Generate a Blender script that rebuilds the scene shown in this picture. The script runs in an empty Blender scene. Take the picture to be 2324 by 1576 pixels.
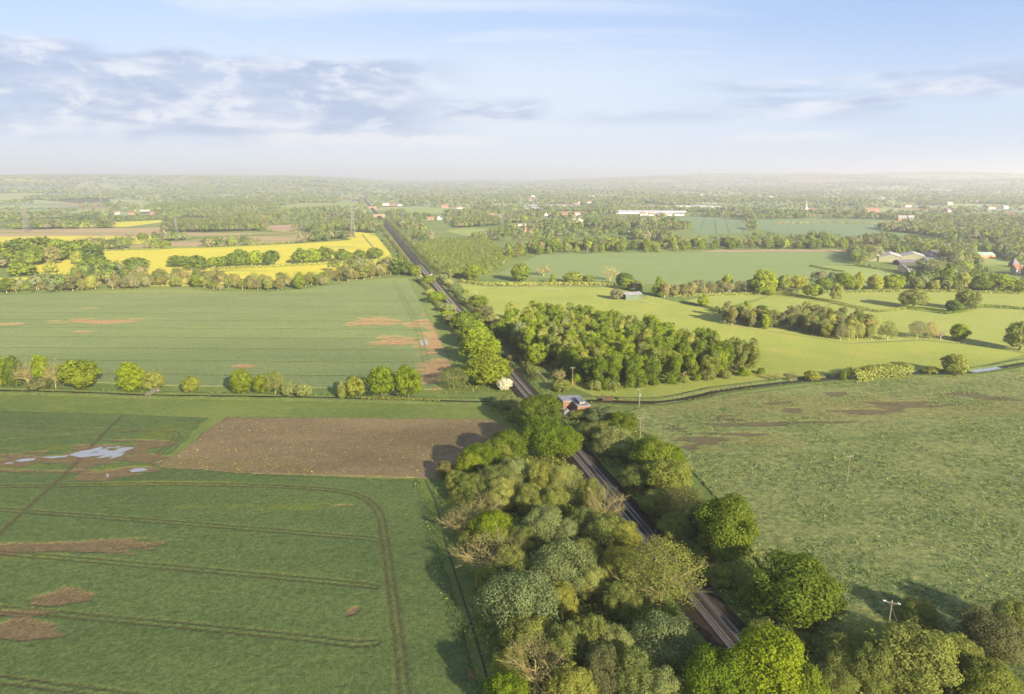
import bpy, bmesh, math, random
import numpy as np
from mathutils import Vector
R = math.radians
SC = bpy.context.scene
COL = SC.collection

# ---------------------------------------------------------------- camera, sky, sun, exposure
CAM_H, PITCH, FPX, CX, CY = 105.0, math.atan((788 - 409) / 1549.0), 1549.0, 1162.0, 788.0
cam = bpy.data.objects.new('camera', bpy.data.cameras.new('camera'))
COL.objects.link(cam)
cam.location = (0, 0, CAM_H)
cam.rotation_euler = (R(90) - PITCH, 0, 0)
cam.data.sensor_width = 36.0
cam.data.lens = 36.0 * FPX / 2324.0
cam.data.clip_start = 1.0
cam.data.clip_end = 60000.0
SC.camera = cam

SUN_EL, SUN_AZ = 20.0, 148.0          # degrees; azimuth clockwise from the view direction
SUN_POWER, SKY_POWER, EXPOSURE = 5.0, 0.06, 1.95
HAZE_DENSITY = 1.5e-4
CLOUD_DENSITY = 0.0015
SC.view_settings.view_transform = 'Standard'
SC.view_settings.look = 'None'
SC.view_settings.gamma = 1.0
SC.view_settings.exposure = EXPOSURE
SC.view_settings.use_curve_mapping = False
sun = bpy.data.objects.new('sun', bpy.data.lights.new('sun', 'SUN'))
COL.objects.link(sun)
sun.data.energy = SUN_POWER
sun.data.angle = R(0.6)
sun.data.color = (1.0, 0.87, 0.66)
sd = Vector((math.sin(R(SUN_AZ)) * math.cos(R(SUN_EL)), math.cos(R(SUN_AZ)) * math.cos(R(SUN_EL)), math.sin(R(SUN_EL))))
sun.rotation_euler = sd.to_track_quat('Z', 'Y').to_euler()
sun.location = sd * 400

cy = SC.cycles
cy.max_bounces, cy.diffuse_bounces, cy.glossy_bounces = 5, 3, 2
cy.transmission_bounces, cy.transparent_max_bounces, cy.volume_bounces = 3, 4, 0
cy.caustics_reflective = cy.caustics_refractive = False
cy.use_denoising = True


class NT:
    """short-hand for building a node tree"""
    def __init__(s, tree):
        s.t = tree
        tree.nodes.clear()

    def n(s, kind, ins=None, **props):
        x = s.t.nodes.new(kind)
        for k, v in props.items():
            setattr(x, k, v)
        for k, v in (ins or {}).items():
            s.put(x.inputs[k], v)
        return x

    def put(s, sock, v):
        if isinstance(v, bpy.types.NodeSocket):
            s.t.links.new(v, sock)
        elif isinstance(v, (tuple, list)) and len(v) == 3 and sock.type == 'RGBA':
            sock.default_value = (*v, 1)
        else:
            sock.default_value = v

    def m(s, op, a, b=0.0, c=0.0, clamp=False):
        x = s.n('ShaderNodeMath', operation=op, use_clamp=clamp)
        for i, v in enumerate((a, b, c)):
            s.put(x.inputs[i], v)
        return x.outputs[0]

    def ramp(s, v, a, b, lo=0.0, hi=1.0, smooth=True):
        x = s.n('ShaderNodeMapRange', {0: v, 1: a, 2: b, 3: lo, 4: hi}, interpolation_type='SMOOTHSTEP' if smooth else 'LINEAR')
        return x.outputs[0]

    def noise(s, vec, scale, detail=4.0, rough=0.55, dist=0.0):
        x = s.n('ShaderNodeTexNoise', {'Vector': vec, 'Scale': scale, 'Detail': detail, 'Roughness': rough, 'Distortion': dist})
        return x.outputs[0]

    def mix(s, f, a, b, blend='MIX'):
        x = s.n('ShaderNodeMix', data_type='RGBA', blend_type=blend)
        s.put(x.inputs[0], f)
        s.put(x.inputs[6], a)
        s.put(x.inputs[7], b)
        return x.outputs[2]

    def xyz(s, x, y, z=0.0):
        return s.n('ShaderNodeCombineXYZ', {0: x, 1: y, 2: z}).outputs[0]

    def scale(s, vec, k):
        x = s.n('ShaderNodeVectorMath', operation='MULTIPLY')
        s.put(x.inputs[0], vec)
        x.inputs[1].default_value = k
        return x.outputs[0]


world = bpy.data.worlds.new('World')
SC.world = world
world.use_nodes = True
w = NT(world.node_tree)
sky = w.n('ShaderNodeTexSky', sky_type='NISHITA', sun_disc=False, sun_elevation=R(SUN_EL), sun_rotation=R(SUN_AZ),
          altitude=100.0, air_density=1.0, dust_density=1.2, ozone_density=1.0)
dvec = w.n('ShaderNodeTexCoord').outputs['Generated']
sep = w.n('ShaderNodeSeparateXYZ', {0: dvec})
dx, dy, dz = sep.outputs
az = w.m('MULTIPLY', w.m('ARCTAN2', dx, dy), 57.2958)
el = w.m('MULTIPLY', w.m('ARCSINE', dz), 57.2958)
# thin high veil, projected on a flat layer so that it converges to the horizon
zz = w.m('ADD', w.m('MAXIMUM', dz, 0.0), 0.10)
lay = w.xyz(w.m('DIVIDE', dx, zz), w.m('DIVIDE', dy, zz))
v1 = w.noise(w.scale(lay, (0.42, 0.75, 1)), 1.0, 6.0, 0.55, 0.8)
v2 = w.noise(w.scale(lay, (1.1, 3.2, 1)), 1.0, 7.0, 0.6, 1.2)
veil = w.m('MULTIPLY', w.ramp(v1, 0.36, 0.66), w.ramp(v2, 0.25, 0.75, 0.55, 1.0))
mid = w.ramp(w.m('ABSOLUTE', w.m('ADD', az, 6.0)), 6.0, 40.0, 1.0, 0.2)
veil = w.m('MULTIPLY', veil, w.m('MULTIPLY', mid, 0.9))
veil = w.m('MAXIMUM', veil, w.m('MULTIPLY', mid, w.ramp(el, 12.5, 7.0, 0.15, 0.7)))
# cumulus belt: noise in azimuth and elevation (degrees)
ae = w.xyz(az, el)
c1 = w.noise(w.scale(ae, (0.105, 0.40, 1)), 1.0, 8.0, 0.58, 0.12)
c2 = w.noise(w.scale(w.n('ShaderNodeVectorMath', {0: ae, 1: (-0.4, 1.1, 0)}, operation='ADD').outputs[0], (0.105, 0.40, 1)), 1.0, 8.0, 0.58, 0.12)


def band(lo, hi, soft):
    return w.m('MULTIPLY', w.ramp(el, lo, lo + soft), w.ramp(el, hi - soft, hi, 1.0, 0.0))


def span(a, b, soft):
    return w.m('MULTIPLY', w.ramp(az, a, a + soft), w.ramp(az, b - soft, b, 1.0, 0.0))


wob = w.m('MULTIPLY', w.m('SUBTRACT', w.noise(w.scale(ae, (0.3, 0.5, 1)), 1.0, 5.0), 0.5), 2.4)
elw = w.m('ADD', el, wob)
main = w.m('MULTIPLY', w.ramp(elw, 2.0, 4.2), w.ramp(elw, 8.4, 9.3, 1.0, 0.0))
main = w.m('MULTIPLY', main, w.ramp(az, -11.0, -1.0, 1.0, 0.0))
bank = w.m('MULTIPLY', main, w.ramp(c1, 0.34, 0.50, 0.45, 1.0))
small = w.m('MULTIPLY', w.m('MULTIPLY', band(4.0, 6.6, 1.0), span(-7.5, 4.0, 2.5)), w.ramp(c1, 0.38, 0.52))
rgt = w.m('MULTIPLY', w.m('MULTIPLY', band(3.6, 8.2, 1.8), span(10.0, 70.0, 12.0)),
          w.ramp(w.noise(w.scale(ae, (0.05, 0.6, 1)), 1.3, 6.0, 0.55, 0.4), 0.38, 0.58))
thin = w.m('MULTIPLY', w.m('MULTIPLY', band(4.0, 5.6, 0.7), span(2.0, 24.0, 6.0)), 0.45)
lit = w.ramp(w.m('SUBTRACT', c1, c2), -0.07, 0.17)
shade = w.m('MAXIMUM', w.m('MAXIMUM', bank, small), w.m('MAXIMUM', w.m('MULTIPLY', rgt, 1.0), thin))
line_n = w.noise(w.scale(ae, (0.5, 0.9, 1)), 1.0, 6.0, 0.6)
linew = w.m('ADD', el, w.m('MULTIPLY', w.m('SUBTRACT', line_n, 0.5), 2.2))
white = w.m('MULTIPLY', w.m('MULTIPLY', w.ramp(linew, 2.4, 2.9), w.ramp(linew, 3.3, 3.6, 1.0, 0.0)),
            w.m('MAXIMUM', span(-22.0, 0.5, 4.0), w.m('MULTIPLY', span(15.0, 27.0, 4.0), 0.6)))
K = 0.62 / 0.06
skyc = w.mix(1.0, sky.outputs[0], (1.0, 0.97, 1.08), 'MULTIPLY')
blue = w.mix(w.ramp(az, -30.0, 38.0), (0.126 / SKY_POWER, 0.172 / SKY_POWER, 0.248 / SKY_POWER), (0.092 / SKY_POWER, 0.138 / SKY_POWER, 0.232 / SKY_POWER))
blue = w.mix(w.ramp(el, 12.0, 3.0), blue, (0.136 / SKY_POWER, 0.177 / SKY_POWER, 0.241 / SKY_POWER))
skyc = w.mix(w.ramp(el, 34.0, 16.0, 0.0, 0.85), skyc, blue)
c = w.mix(veil, skyc, (0.355 * K, 0.385 * K, 0.425 * K))
ccol = w.mix(lit, (0.196 * K, 0.240 * K, 0.335 * K), (0.350 * K, 0.372 * K, 0.415 * K))
puff = w.m('MULTIPLY', w.ramp(w.noise(w.scale(ae, (0.40, 0.8, 1)), 1.0, 8.0, 0.62, 0.2), 0.52, 0.66), w.m('MULTIPLY', main, 0.6))
ccol = w.mix(puff, ccol, (0.405 * K, 0.415 * K, 0.44 * K))
c = w.mix(w.m('MULTIPLY', shade, 0.92), c, ccol)
c = w.mix(w.m('MULTIPLY', white, 0.8), c, (0.38 * K, 0.39 * K, 0.405 * K))
low = w.ramp(el, 3.4, -0.3)
c = w.mix(w.m('MULTIPLY', low, 0.6), c, (0.385 * K, 0.393 * K, 0.398 * K))
bg = w.n('ShaderNodeBackground', {'Color': c, 'Strength': SKY_POWER})
w.t.links.new(bg.outputs[0], w.n('ShaderNodeOutputWorld').inputs['Surface'])

# ---------------------------------------------------------------- helpers
RNG = np.random.default_rng(7)
cosP, sinP = math.cos(PITCH), math.sin(PITCH)


def P(u, v, z=0.0):
    """ground position (metres) of a point surveyed on the 2324 px wide photograph, at height z"""
    b = (CY - v) / FPX
    t = (z - CAM_H) / (b * cosP - sinP)
    return ((u - CX) / FPX * t, (cosP + b * sinP) * t)


def PP(pts, z=0.0):
    return [P(u, v, z) for u, v in pts]


def depth(x, y, z=0.0):
    return y * cosP - (z - CAM_H) * sinP


def hashn(ix, iy, seed):
    n = (ix.astype(np.int64) * 374761393 + iy.astype(np.int64) * 668265263 + seed * 1442695041) & 0x7fffffff
    n = ((n ^ (n >> 13)) * 1274126177) & 0x7fffffff
    return ((n ^ (n >> 16)) & 0xffff) / 65535.0


def vnoise(x, y, seed=0):
    ix, iy = np.floor(x), np.floor(y)
    fx, fy = x - ix, y - iy
    fx, fy = fx * fx * (3 - 2 * fx), fy * fy * (3 - 2 * fy)
    a, b = hashn(ix, iy, seed), hashn(ix + 1, iy, seed)
    c, d = hashn(ix, iy + 1, seed), hashn(ix + 1, iy + 1, seed)
    return (a * (1 - fx) + b * fx) * (1 - fy) + (c * (1 - fx) + d * fx) * fy


def fbm(x, y, seed=0, o=4):
    s, amp, tot = 0.0, 1.0, 0.0
    for k in range(o):
        s = s + amp * vnoise(x * 2 ** k, y * 2 ** k, seed + k * 17)
        tot += amp
        amp *= 0.5
    return s / tot


def sm(a, b, x):
    t = np.clip((x - a) / (b - a), 0, 1)
    return t * t * (3 - 2 * t)


def hgt(x, y):
    """height of the land: flat plain with two far ridges"""
    x, y = np.asarray(x, float), np.asarray(y, float)
    r, a = np.hypot(x, y), np.degrees(np.arctan2(x, y))
    n1 = fbm(a * 0.22 + 30, r / 2600, 3, 4)
    n2 = fbm(a * 0.16 + 90, r / 3800, 11, 4)
    left = sm(4200, 9300, r) * (62 + 75 * n1) * sm(-8, -17, a)
    nearl = 60 * sm(3300, 4900, r) * sm(5900, 4900, r) * sm(-24, -34, a) * n1
    right = sm(8500, 13500, r) * (70 + 90 * n2) * sm(0, 14, a)
    right2 = sm(6500, 9500, r) * 105 * n1 * sm(19, 30, a)
    return left + nearl + np.maximum(right, right2 * 0.8) + 72 * sm(4500, 15500, r)


def in_poly(poly, x, y):
    ins = np.zeros(x.shape, bool)
    n = len(poly)
    for i in range(n):
        (x0, y0), (x1, y1) = poly[i], poly[i - 1]
        if y0 == y1:
            continue
        c = ((y0 > y) != (y1 > y)) & (x < (x1 - x0) * (y - y0) / (y1 - y0) + x0)
        ins ^= c
    return ins


def seg_dist(pts, x, y):
    """distance to a polyline and the signed side offset of the nearest segment"""
    best = np.full(x.shape, 1e9)
    for (x0, y0), (x1, y1) in zip(pts[:-1], pts[1:]):
        vx, vy = x1 - x0, y1 - y0
        t = np.clip(((x - x0) * vx + (y - y0) * vy) / (vx * vx + vy * vy + 1e-9), 0, 1)
        best = np.minimum(best, np.hypot(x - x0 - t * vx, y - y0 - t * vy))
    return best


def smooth_line(pts, k=8):
    """Catmull-Rom through the points"""
    p = [pts[0]] + list(pts) + [pts[-1]]
    out = []
    for i in range(1, len(p) - 2):
        a, b, c, d = (np.array(q, float) for q in p[i - 1:i + 3])
        for t in np.linspace(0, 1, k, endpoint=False):
            out.append(tuple(0.5 * (2 * b + (c - a) * t + (2 * a - 5 * b + 4 * c - d) * t * t + (3 * b - a - 3 * c + d) * t ** 3)))
    out.append(tuple(pts[-1]))
    return out


def mesh_np(name, verts, faces, mats=(), attrs=None, midx=None, smooth=False):
    """verts (n,3), faces (m,k) arrays -> mesh"""
    me = bpy.data.meshes.new(name)
    verts = np.ascontiguousarray(verts, np.float32)
    faces = np.ascontiguousarray(faces, np.int32)
    m, k = faces.shape
    me.vertices.add(len(verts))
    me.vertices.foreach_set('co', verts.ravel())
    me.loops.add(m * k)
    me.loops.foreach_set('vertex_index', faces.ravel())
    me.polygons.add(m)
    me.polygons.foreach_set('loop_start', np.arange(0, m * k, k, dtype=np.int32))
    me.polygons.foreach_set('loop_total', np.full(m, k, np.int32))
    if smooth:
        me.polygons.foreach_set('use_smooth', np.ones(m, bool))
    for q in mats:
        me.materials.append(q)
    if midx is not None:
        me.polygons.foreach_set('material_index', np.asarray(midx, np.int32))
    for an, av in (attrs or {}).items():
        av = np.asarray(av, np.float32)
        if av.ndim == 1:
            at = me.attributes.new(an, 'FLOAT', 'POINT')
            at.data.foreach_set('value', av)
        else:
            at = me.attributes.new(an, 'FLOAT_COLOR', 'POINT')
            at.data.foreach_set('color', np.c_[av, np.ones(len(av))].astype(np.float32).ravel())
    me.update(calc_edges=True)
    return me


class MB:
    """collects simple solids into one mesh"""
    def __init__(s):
        s.v, s.f, s.mi = [], [], []

    def box(s, c, d, rz=0.0, mi=0, top=1.0):
        """box centred at c with sizes d, turned rz, its top scaled"""
        n = len(s.v)
        ca, sa = math.cos(rz), math.sin(rz)
        for z in (-.5, .5):
            k = top if z > 0 else 1.0
            for x, y in ((-.5, -.5), (.5, -.5), (.5, .5), (-.5, .5)):
                X, Y = x * d[0] * k, y * d[1] * k
                s.v.append((c[0] + X * ca - Y * sa, c[1] + X * sa + Y * ca, c[2] + z * d[2]))
        for q in ((0, 3, 2, 1), (4, 5, 6, 7), (0, 1, 5, 4), (1, 2, 6, 5), (2, 3, 7, 6), (3, 0, 4, 7)):
            s.f.append(tuple(n + i for i in q))
            s.mi.append(mi)
        return s

    def tube(s, a, b, r0, r1=None, k=6, mi=0, cap=True):
        r1 = r0 if r1 is None else r1
        a, b = Vector(a), Vector(b)
        d = (b - a).normalized()
        t = d.orthogonal().normalized()
        bb = d.cross(t)
        n = len(s.v)
        for p, r in ((a, r0), (b, r1)):
            for i in range(k):
                q = 2 * math.pi * i / k
                s.v.append(tuple(p + t * (r * math.cos(q)) + bb * (r * math.sin(q))))
        for i in range(k):
            j = (i + 1) % k
            s.f.append((n + i, n + j, n + k + j, n + k + i))
            s.mi.append(mi)
        if cap:
            s.f.append(tuple(n + i for i in reversed(range(k))))
            s.f.append(tuple(n + k + i for i in range(k)))
            s.mi += [mi, mi]
        return s

    def prism(s, poly, z0, z1, mi=0, mtop=None):
        """vertical prism over a counter-clockwise footprint"""
        n, k = len(s.v), len(poly)
        s.v += [(x, y, z0) for x, y in poly] + [(x, y, z1) for x, y in poly]
        for i in range(k):
            j = (i + 1) % k
            s.f.append((n + i, n + j, n + k + j, n + k + i))
            s.mi.append(mi)
        s.f.append(tuple(n + k + i for i in range(k)))
        s.mi.append(mi if mtop is None else mtop)
        s.f.append(tuple(n + i for i in reversed(range(k))))
        s.mi.append(mi)
        return s

    def face(s, pts, mi=0):
        n = len(s.v)
        s.v += [tuple(p) for p in pts]
        s.f.append(tuple(range(n, n + len(pts))))
        s.mi.append(mi)
        return s

    def mesh(s, name, mats):
        me = bpy.data.meshes.new(name)
        me.from_pydata(s.v, [], s.f)
        for q in (mats if isinstance(mats, (list, tuple)) else [mats]):
            me.materials.append(q)
        me.polygons.foreach_set('material_index', np.array(s.mi, np.int32))
        me.update()
        return me


def link(name, data, parent=None, loc=(0, 0, 0), rz=0.0, scale=(1, 1, 1)):
    o = bpy.data.objects.new(name, data)
    COL.objects.link(o)
    o.location, o.rotation_euler, o.scale = loc, (0, 0, rz), scale
    o.parent = parent
    return o


def tag(o, label, cat, group=None):
    o['label'], o['category'] = label, cat
    if group:
        o['group'] = group
    return o


def kind(o, k, label=None):
    o['kind'] = k
    if label:
        o['label'] = label
    return o


ORD = ('first second third fourth fifth sixth seventh eighth ninth tenth eleventh twelfth thirteenth fourteenth fifteenth sixteenth '
       'seventeenth eighteenth nineteenth twentieth').split()
TENS = {2: 'twenty', 3: 'thirty', 4: 'forty', 5: 'fifty', 6: 'sixty', 7: 'seventy', 8: 'eighty', 9: 'ninety'}


def ordinal(i):
    """0 -> first"""
    if i < 20:
        return ORD[i]
    t, r = divmod(i + 1, 10)
    if r == 0:
        return TENS[t][:-1] + 'ieth'
    return TENS[t] + '-' + ORD[r - 1]

# ---------------------------------------------------------------- materials
MATS = {}


def pos_node(t):
    return t.n('ShaderNodeNewGeometry').outputs['Position']


def finish(t, color, rough=0.9, bump=None, strength=0.3, dist=0.1, spec=0.2, metal=0.0):
    p = t.n('ShaderNodeBsdfPrincipled', {'Base Color': color, 'Roughness': rough, 'Metallic': metal, 'Specular IOR Level': spec})
    if bump is not None:
        t.put(p.inputs['Normal'], t.n('ShaderNodeBump', {'Height': bump, 'Strength': strength, 'Distance': dist}).outputs[0])
    t.t.links.new(p.outputs[0], t.n('ShaderNodeOutputMaterial').inputs['Surface'])


def newmat(name):
    m = bpy.data.materials.new(name)
    m.use_nodes = True
    MATS[name] = m
    return m, NT(m.node_tree)


def solid(name, col, rough=0.8, spec=0.3, metal=0.0, vary=0.25, scale=0.7):
    """one colour with weathering"""
    m, t = newmat(name)
    co = t.n('ShaderNodeTexCoord').outputs['Object']
    n = t.noise(co, scale, 5.0, 0.65)
    dark = tuple(c * (1 - vary) for c in col)
    light = tuple(min(1, c * (1 + vary)) for c in col)
    finish(t, t.mix(t.ramp(n, 0.3, 0.7), dark, light), rough, spec=spec, metal=metal)
    return m


def ground_mat(name, a, b, c=None, big=0.012, fine=0.35, bump=0.25, bscale=1.2, stretch=(1, 1, 1), csize=0.05, clo=0.55, chi=0.75):
    """a/b broad patches, fine mottling, optional third colour in blotches"""
    m, t = newmat(name)
    p = t.scale(pos_node(t), stretch)
    f = t.m('ADD', t.m('MULTIPLY', t.noise(p, big, 5.0, 0.6), 0.55), t.m('MULTIPLY', t.noise(p, fine, 4.0, 0.7), 0.45))
    col = t.mix(t.ramp(f, 0.36, 0.64), a, b)
    if c:
        col = t.mix(t.ramp(t.noise(p, csize, 6.0, 0.65), clo, chi), col, c)
    n2 = t.noise(pos_node(t), bscale, 3.0, 0.7)
    col = t.mix(1.0, col, t.n('ShaderNodeCombineColor', {i: t.ramp(n2, 0.25, 0.75, 0.72, 1.2) for i in range(3)}).outputs[0], 'MULTIPLY')
    finish(t, col, 0.95, n2, bump, 0.6, 0.1)
    return m


def leaf_mat(name, col, tr=0.5, vary=0.40, orand=0.2, tint=None):
    m, t = newmat(name)
    var = t.n('ShaderNodeAttribute', attribute_name='var').outputs['Fac']
    rnd = t.n('ShaderNodeObjectInfo').outputs['Random']
    k = t.m('MULTIPLY', t.ramp(var, 0, 1, 1 - vary, 1 + vary, False), t.ramp(rnd, 0, 1, 1 - orand, 1 + orand, False))
    base = tint and t.n('ShaderNodeAttribute', attribute_name='tint').outputs['Color'] or None
    hue = t.mix(rnd, (col[0] * 0.90, col[1], col[2] * 1.2), (col[0] * 1.05, col[1], col[2] * 0.85)) if base is None else base
    c = t.n('ShaderNodeVectorMath', operation='SCALE')
    t.put(c.inputs[0], hue)
    t.put(c.inputs['Scale'], t.m('MULTIPLY', k, 1.42))
    d = t.n('ShaderNodeBsdfDiffuse', {'Color': c.outputs[0]})
    tc = t.n('ShaderNodeVectorMath', operation='MULTIPLY')
    t.put(tc.inputs[0], c.outputs[0])
    tc.inputs[1].default_value = (1.25, 1.3, 0.7)
    l = t.n('ShaderNodeBsdfTranslucent', {'Color': tc.outputs[0]})
    mx = t.n('ShaderNodeMixShader', {0: tr, 1: d.outputs[0], 2: l.outputs[0]})
    t.t.links.new(mx.outputs[0], t.n('ShaderNodeOutputMaterial').inputs['Surface'])
    return m


LEAF = {
    'oak': leaf_mat('oak_leaves', (0.14, 0.172, 0.02)),
    'deep': leaf_mat('deep_green_leaves', (0.1, 0.132, 0.02)),
    'bright': leaf_mat('bright_spring_leaves', (0.150, 0.190, 0.017)),
    'yellow': leaf_mat('yellow_green_leaves', (0.19, 0.205, 0.042)),
    'olive': leaf_mat('olive_leaves', (0.192, 0.204, 0.052)),
    'grey': leaf_mat('grey_willow_leaves', (0.215, 0.232, 0.084)),
    'brown': leaf_mat('bronze_young_leaves', (0.165, 0.155, 0.056)),
    'pale': leaf_mat('pale_young_leaves', (0.205, 0.19, 0.088)),
    'lime': leaf_mat('thin_lime_leaves', (0.165, 0.18, 0.05)),
    'white': leaf_mat('white_blossom', (0.36, 0.35, 0.27), 0.15),
}
BARK = solid('bark', (0.13, 0.105, 0.075), 0.95, vary=0.4, scale=2.0)
PALEBARK = solid('pale_bark', (0.30, 0.25, 0.16), 0.95, vary=0.3, scale=2.0)
TWIG = solid('twig_bark', (0.30, 0.25, 0.10), 0.95, vary=0.3, scale=2.0)

PALETTE = np.array([(0.125, 0.158, 0.024), (0.090, 0.122, 0.024), (0.140, 0.150, 0.036), (0.160, 0.190, 0.026),
                    (0.175, 0.150, 0.066), (0.145, 0.158, 0.066), (0.070, 0.098, 0.028), (0.215, 0.190, 0.095)])

# ---------------------------------------------------------------- foliage builders
def quads(pos, nrm, size, rng, aspect=0.75):
    """leaf clumps: one irregular four-cornered face per position"""
    n = len(pos)
    nrm = nrm / (np.linalg.norm(nrm, axis=1, keepdims=True) + 1e-9)
    ref = rng.normal(size=(n, 3))
    t = np.cross(nrm, ref)
    t /= np.linalg.norm(t, axis=1, keepdims=True) + 1e-9
    b = np.cross(nrm, t)
    s = np.asarray(size).reshape(-1, 1) * np.ones((n, 1))
    out = np.empty((n, 4, 3))
    for i, (a, c) in enumerate(((-1, -1), (1, -1), (1, 1), (-1, 1))):
        j = rng.uniform(0.55, 1.15, (n, 1))
        out[:, i] = pos + t * s * a * j + b * s * c * aspect * j
    return out.reshape(-1, 3), np.arange(4 * n).reshape(n, 4)


def rand_dir(n, rng):
    d = rng.normal(size=(n, 3))
    return d / np.linalg.norm(d, axis=1, keepdims=True)


def lobes_of(shape, h, rad, rng):
    """centres and radii of the clumps of a crown"""
    if shape == 'slim':
        n = 15
        f = np.linspace(0.25, 0.93, n)
        a = rng.uniform(0, 6.28, n)
        wd = np.sin(np.clip((f - 0.18) / 0.86, 0, 1) * np.pi) ** 0.6
        c = np.c_[np.cos(a) * rad * 0.55 * wd, np.sin(a) * rad * 0.55 * wd, f * h]
        return c, rad * rng.uniform(0.45, 0.72, n) * (0.5 + 0.55 * wd), 1.55
    if shape == 'cone':
        n = 22
        f = np.linspace(0.12, 0.95, n)
        a = rng.uniform(0, 6.28, n)
        wd = (1.05 - f) ** 0.8
        c = np.c_[np.cos(a) * rad * 0.6 * wd, np.sin(a) * rad * 0.6 * wd, f * h]
        return c, rad * (0.2 + 0.35 * wd), 1.3
    n, zc, rz, lr, low = {'oak': (38, .54, .46, .33, -.80), 'round': (44, .50, .50, .31, -.95), 'willow': (52, .50, .50, .27, -.75),
                          'bush': (26, .42, .58, .36, -.4), 'wide': (44, .50, .48, .30, -.6)}[shape]
    d = rand_dir(n * 3, rng)
    d = d[d[:, 2] > low]
    keep = [0]                                   # spread them out
    for i in range(1, len(d)):
        if np.min(np.linalg.norm(d[keep] - d[i], axis=1)) > 0.36 * (34 / n) ** .5:
            keep.append(i)
        if len(keep) >= n:
            break
    d = d[keep]
    k = rng.uniform(0.55, 0.80, (len(d), 1))
    c = np.array([0, 0, zc * h]) + d * k * np.array([rad, rad, rz * h])
    return c, rad * lr * rng.uniform(0.7, 1.3, len(d)), 1.0


def crown(shape, h, rad, n, s, rng, open_=0.0):
    c, lr, zs = lobes_of(shape, h, rad, rng)
    wgt = lr ** 2 / np.sum(lr ** 2)
    li = rng.choice(len(c), n, p=wgt)
    mid = np.array([0, 0, 0.5 * h])
    out = c[li] - mid
    out /= np.linalg.norm(out, axis=1, keepdims=True) + 1e-6
    d = rand_dir(n, rng) + out * 0.55 + np.array([0, 0, 0.25])
    d /= np.linalg.norm(d, axis=1, keepdims=True)
    f = rng.uniform(0.72, 1.08, (n, 1))
    wisp = rng.random((n, 1)) < 0.06
    f = np.where(wisp, rng.uniform(1.05, 1.35, (n, 1)), f)
    pos = c[li] + d * lr[li][:, None] * f * np.array([1, 1, zs])
    inner = rng.random(n) < 0.10
    pos[inner] = mid + (pos[inner] - mid) * rng.uniform(0.3, 0.8, (inner.sum(), 1))
    pos[:, 2] = np.maximum(pos[:, 2], s * 0.5)
    nrm = d + rand_dir(n, rng) * 0.55
    v, q = quads(pos, nrm, s * rng.uniform(0.6, 1.25, n), rng)
    lv = rng.uniform(0.35, 0.65, len(c))[li]            # each clump a little lighter or darker, as its leaves are older or younger
    var = np.clip(lv + rng.normal(0, 0.18, n), 0, 1)
    return v, q, np.repeat(var, 4)


def branches(h, rad, rng, fork=0.42, n1=8, n2=3, n3=0, r0=0.24, up=0.7, k=5):
    """a tapered trunk with limbs, boughs and twigs; one mesh"""
    b = MB()
    lean = rng.normal(0, 0.03, 2) * h
    top = Vector((lean[0], lean[1], fork * h))
    b.tube((0, 0, -0.3), top * 0.5 + Vector((0, 0, 0)), r0 * 1.25, r0 * 0.95, 7, cap=False)
    b.tube(top * 0.5, top, r0 * 0.95, r0 * 0.75, 7, cap=False)
    ends = [top + Vector((0, 0, 0.3 * h))]
    b.tube(top, ends[0], r0 * 0.7, r0 * 0.3, k, cap=False)
    for i in range(n1):
        a = 6.283 * (i + rng.uniform(-.3, .3)) / n1
        t = rng.uniform(0.55, 1.0)
        p0 = top * t + Vector((0, 0, rng.uniform(0, 0.15) * h * (t > .9)))
        e = rng.uniform(0.35, 1.15) * up
        L = rad * rng.uniform(0.65, 0.95)
        d = Vector((math.cos(a), math.sin(a), math.tan(min(e, 1.25)))).normalized()
        p1 = p0 + d * L * 1.0
        p1.z = min(p1.z, h * 0.9)
        b.tube(p0, p1, r0 * 0.45, r0 * 0.2, k, cap=False)
        for j in range(n2):
            q0 = p0.lerp(p1, rng.uniform(0.4, 1.0))
            dd = (d + Vector(rng.normal(0, 0.45, 3)) + Vector((0, 0, 0.25))).normalized()
            q1 = q0 + dd * L * rng.uniform(0.4, 0.7)
            q1.z = min(q1.z, h)
            b.tube(q0, q1, r0 * 0.19, r0 * 0.09, 4 if n3 else 3, cap=False)
            for m in range(n3):
                s0 = q0.lerp(q1, rng.uniform(0.25, 1.0))
                d3 = (dd + Vector(rng.normal(0, 0.5, 3)) + Vector((0, 0, 0.3))).normalized()
                b.tube(s0, s0 + d3 * L * rng.uniform(0.22, 0.42), r0 * 0.085, r0 * 0.03, 3, cap=False)
    return b


SHAPES = {   # base height, base radius, leaves (near, middle, far), leaf half size (near, middle, far)
    'oak': (13, 5.5, (16000, 5000, 1200), (.175, .32, .62)),
    'round': (12, 5.0, (16000, 5000, 1200), (.165, .31, .58)),
    'willow': (9, 4.5, (19000, 5500, 1300), (.115, .23, .48)),
    'wide': (9, 6.0, (20000, 5500, 1300), (.13, .26, .54)),
    'slim': (17, 2.7, (5000, 3200, 900), (.16, .24, .48)),
    'cone': (12, 3.2, (3000, 1500, 600), (.22, .34, .60)),
    'bush': (3.2, 2.4, (6000, 2000, 500), (.09, .17, .34)),
    'bare': (11, 4.5, (2600, 900, 260), (.075, .15, .36)),
    'twig': (11, 4.5, (9000, 2600, 700), (.085, .17, .38)),
}
PROTO = {}


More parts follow.
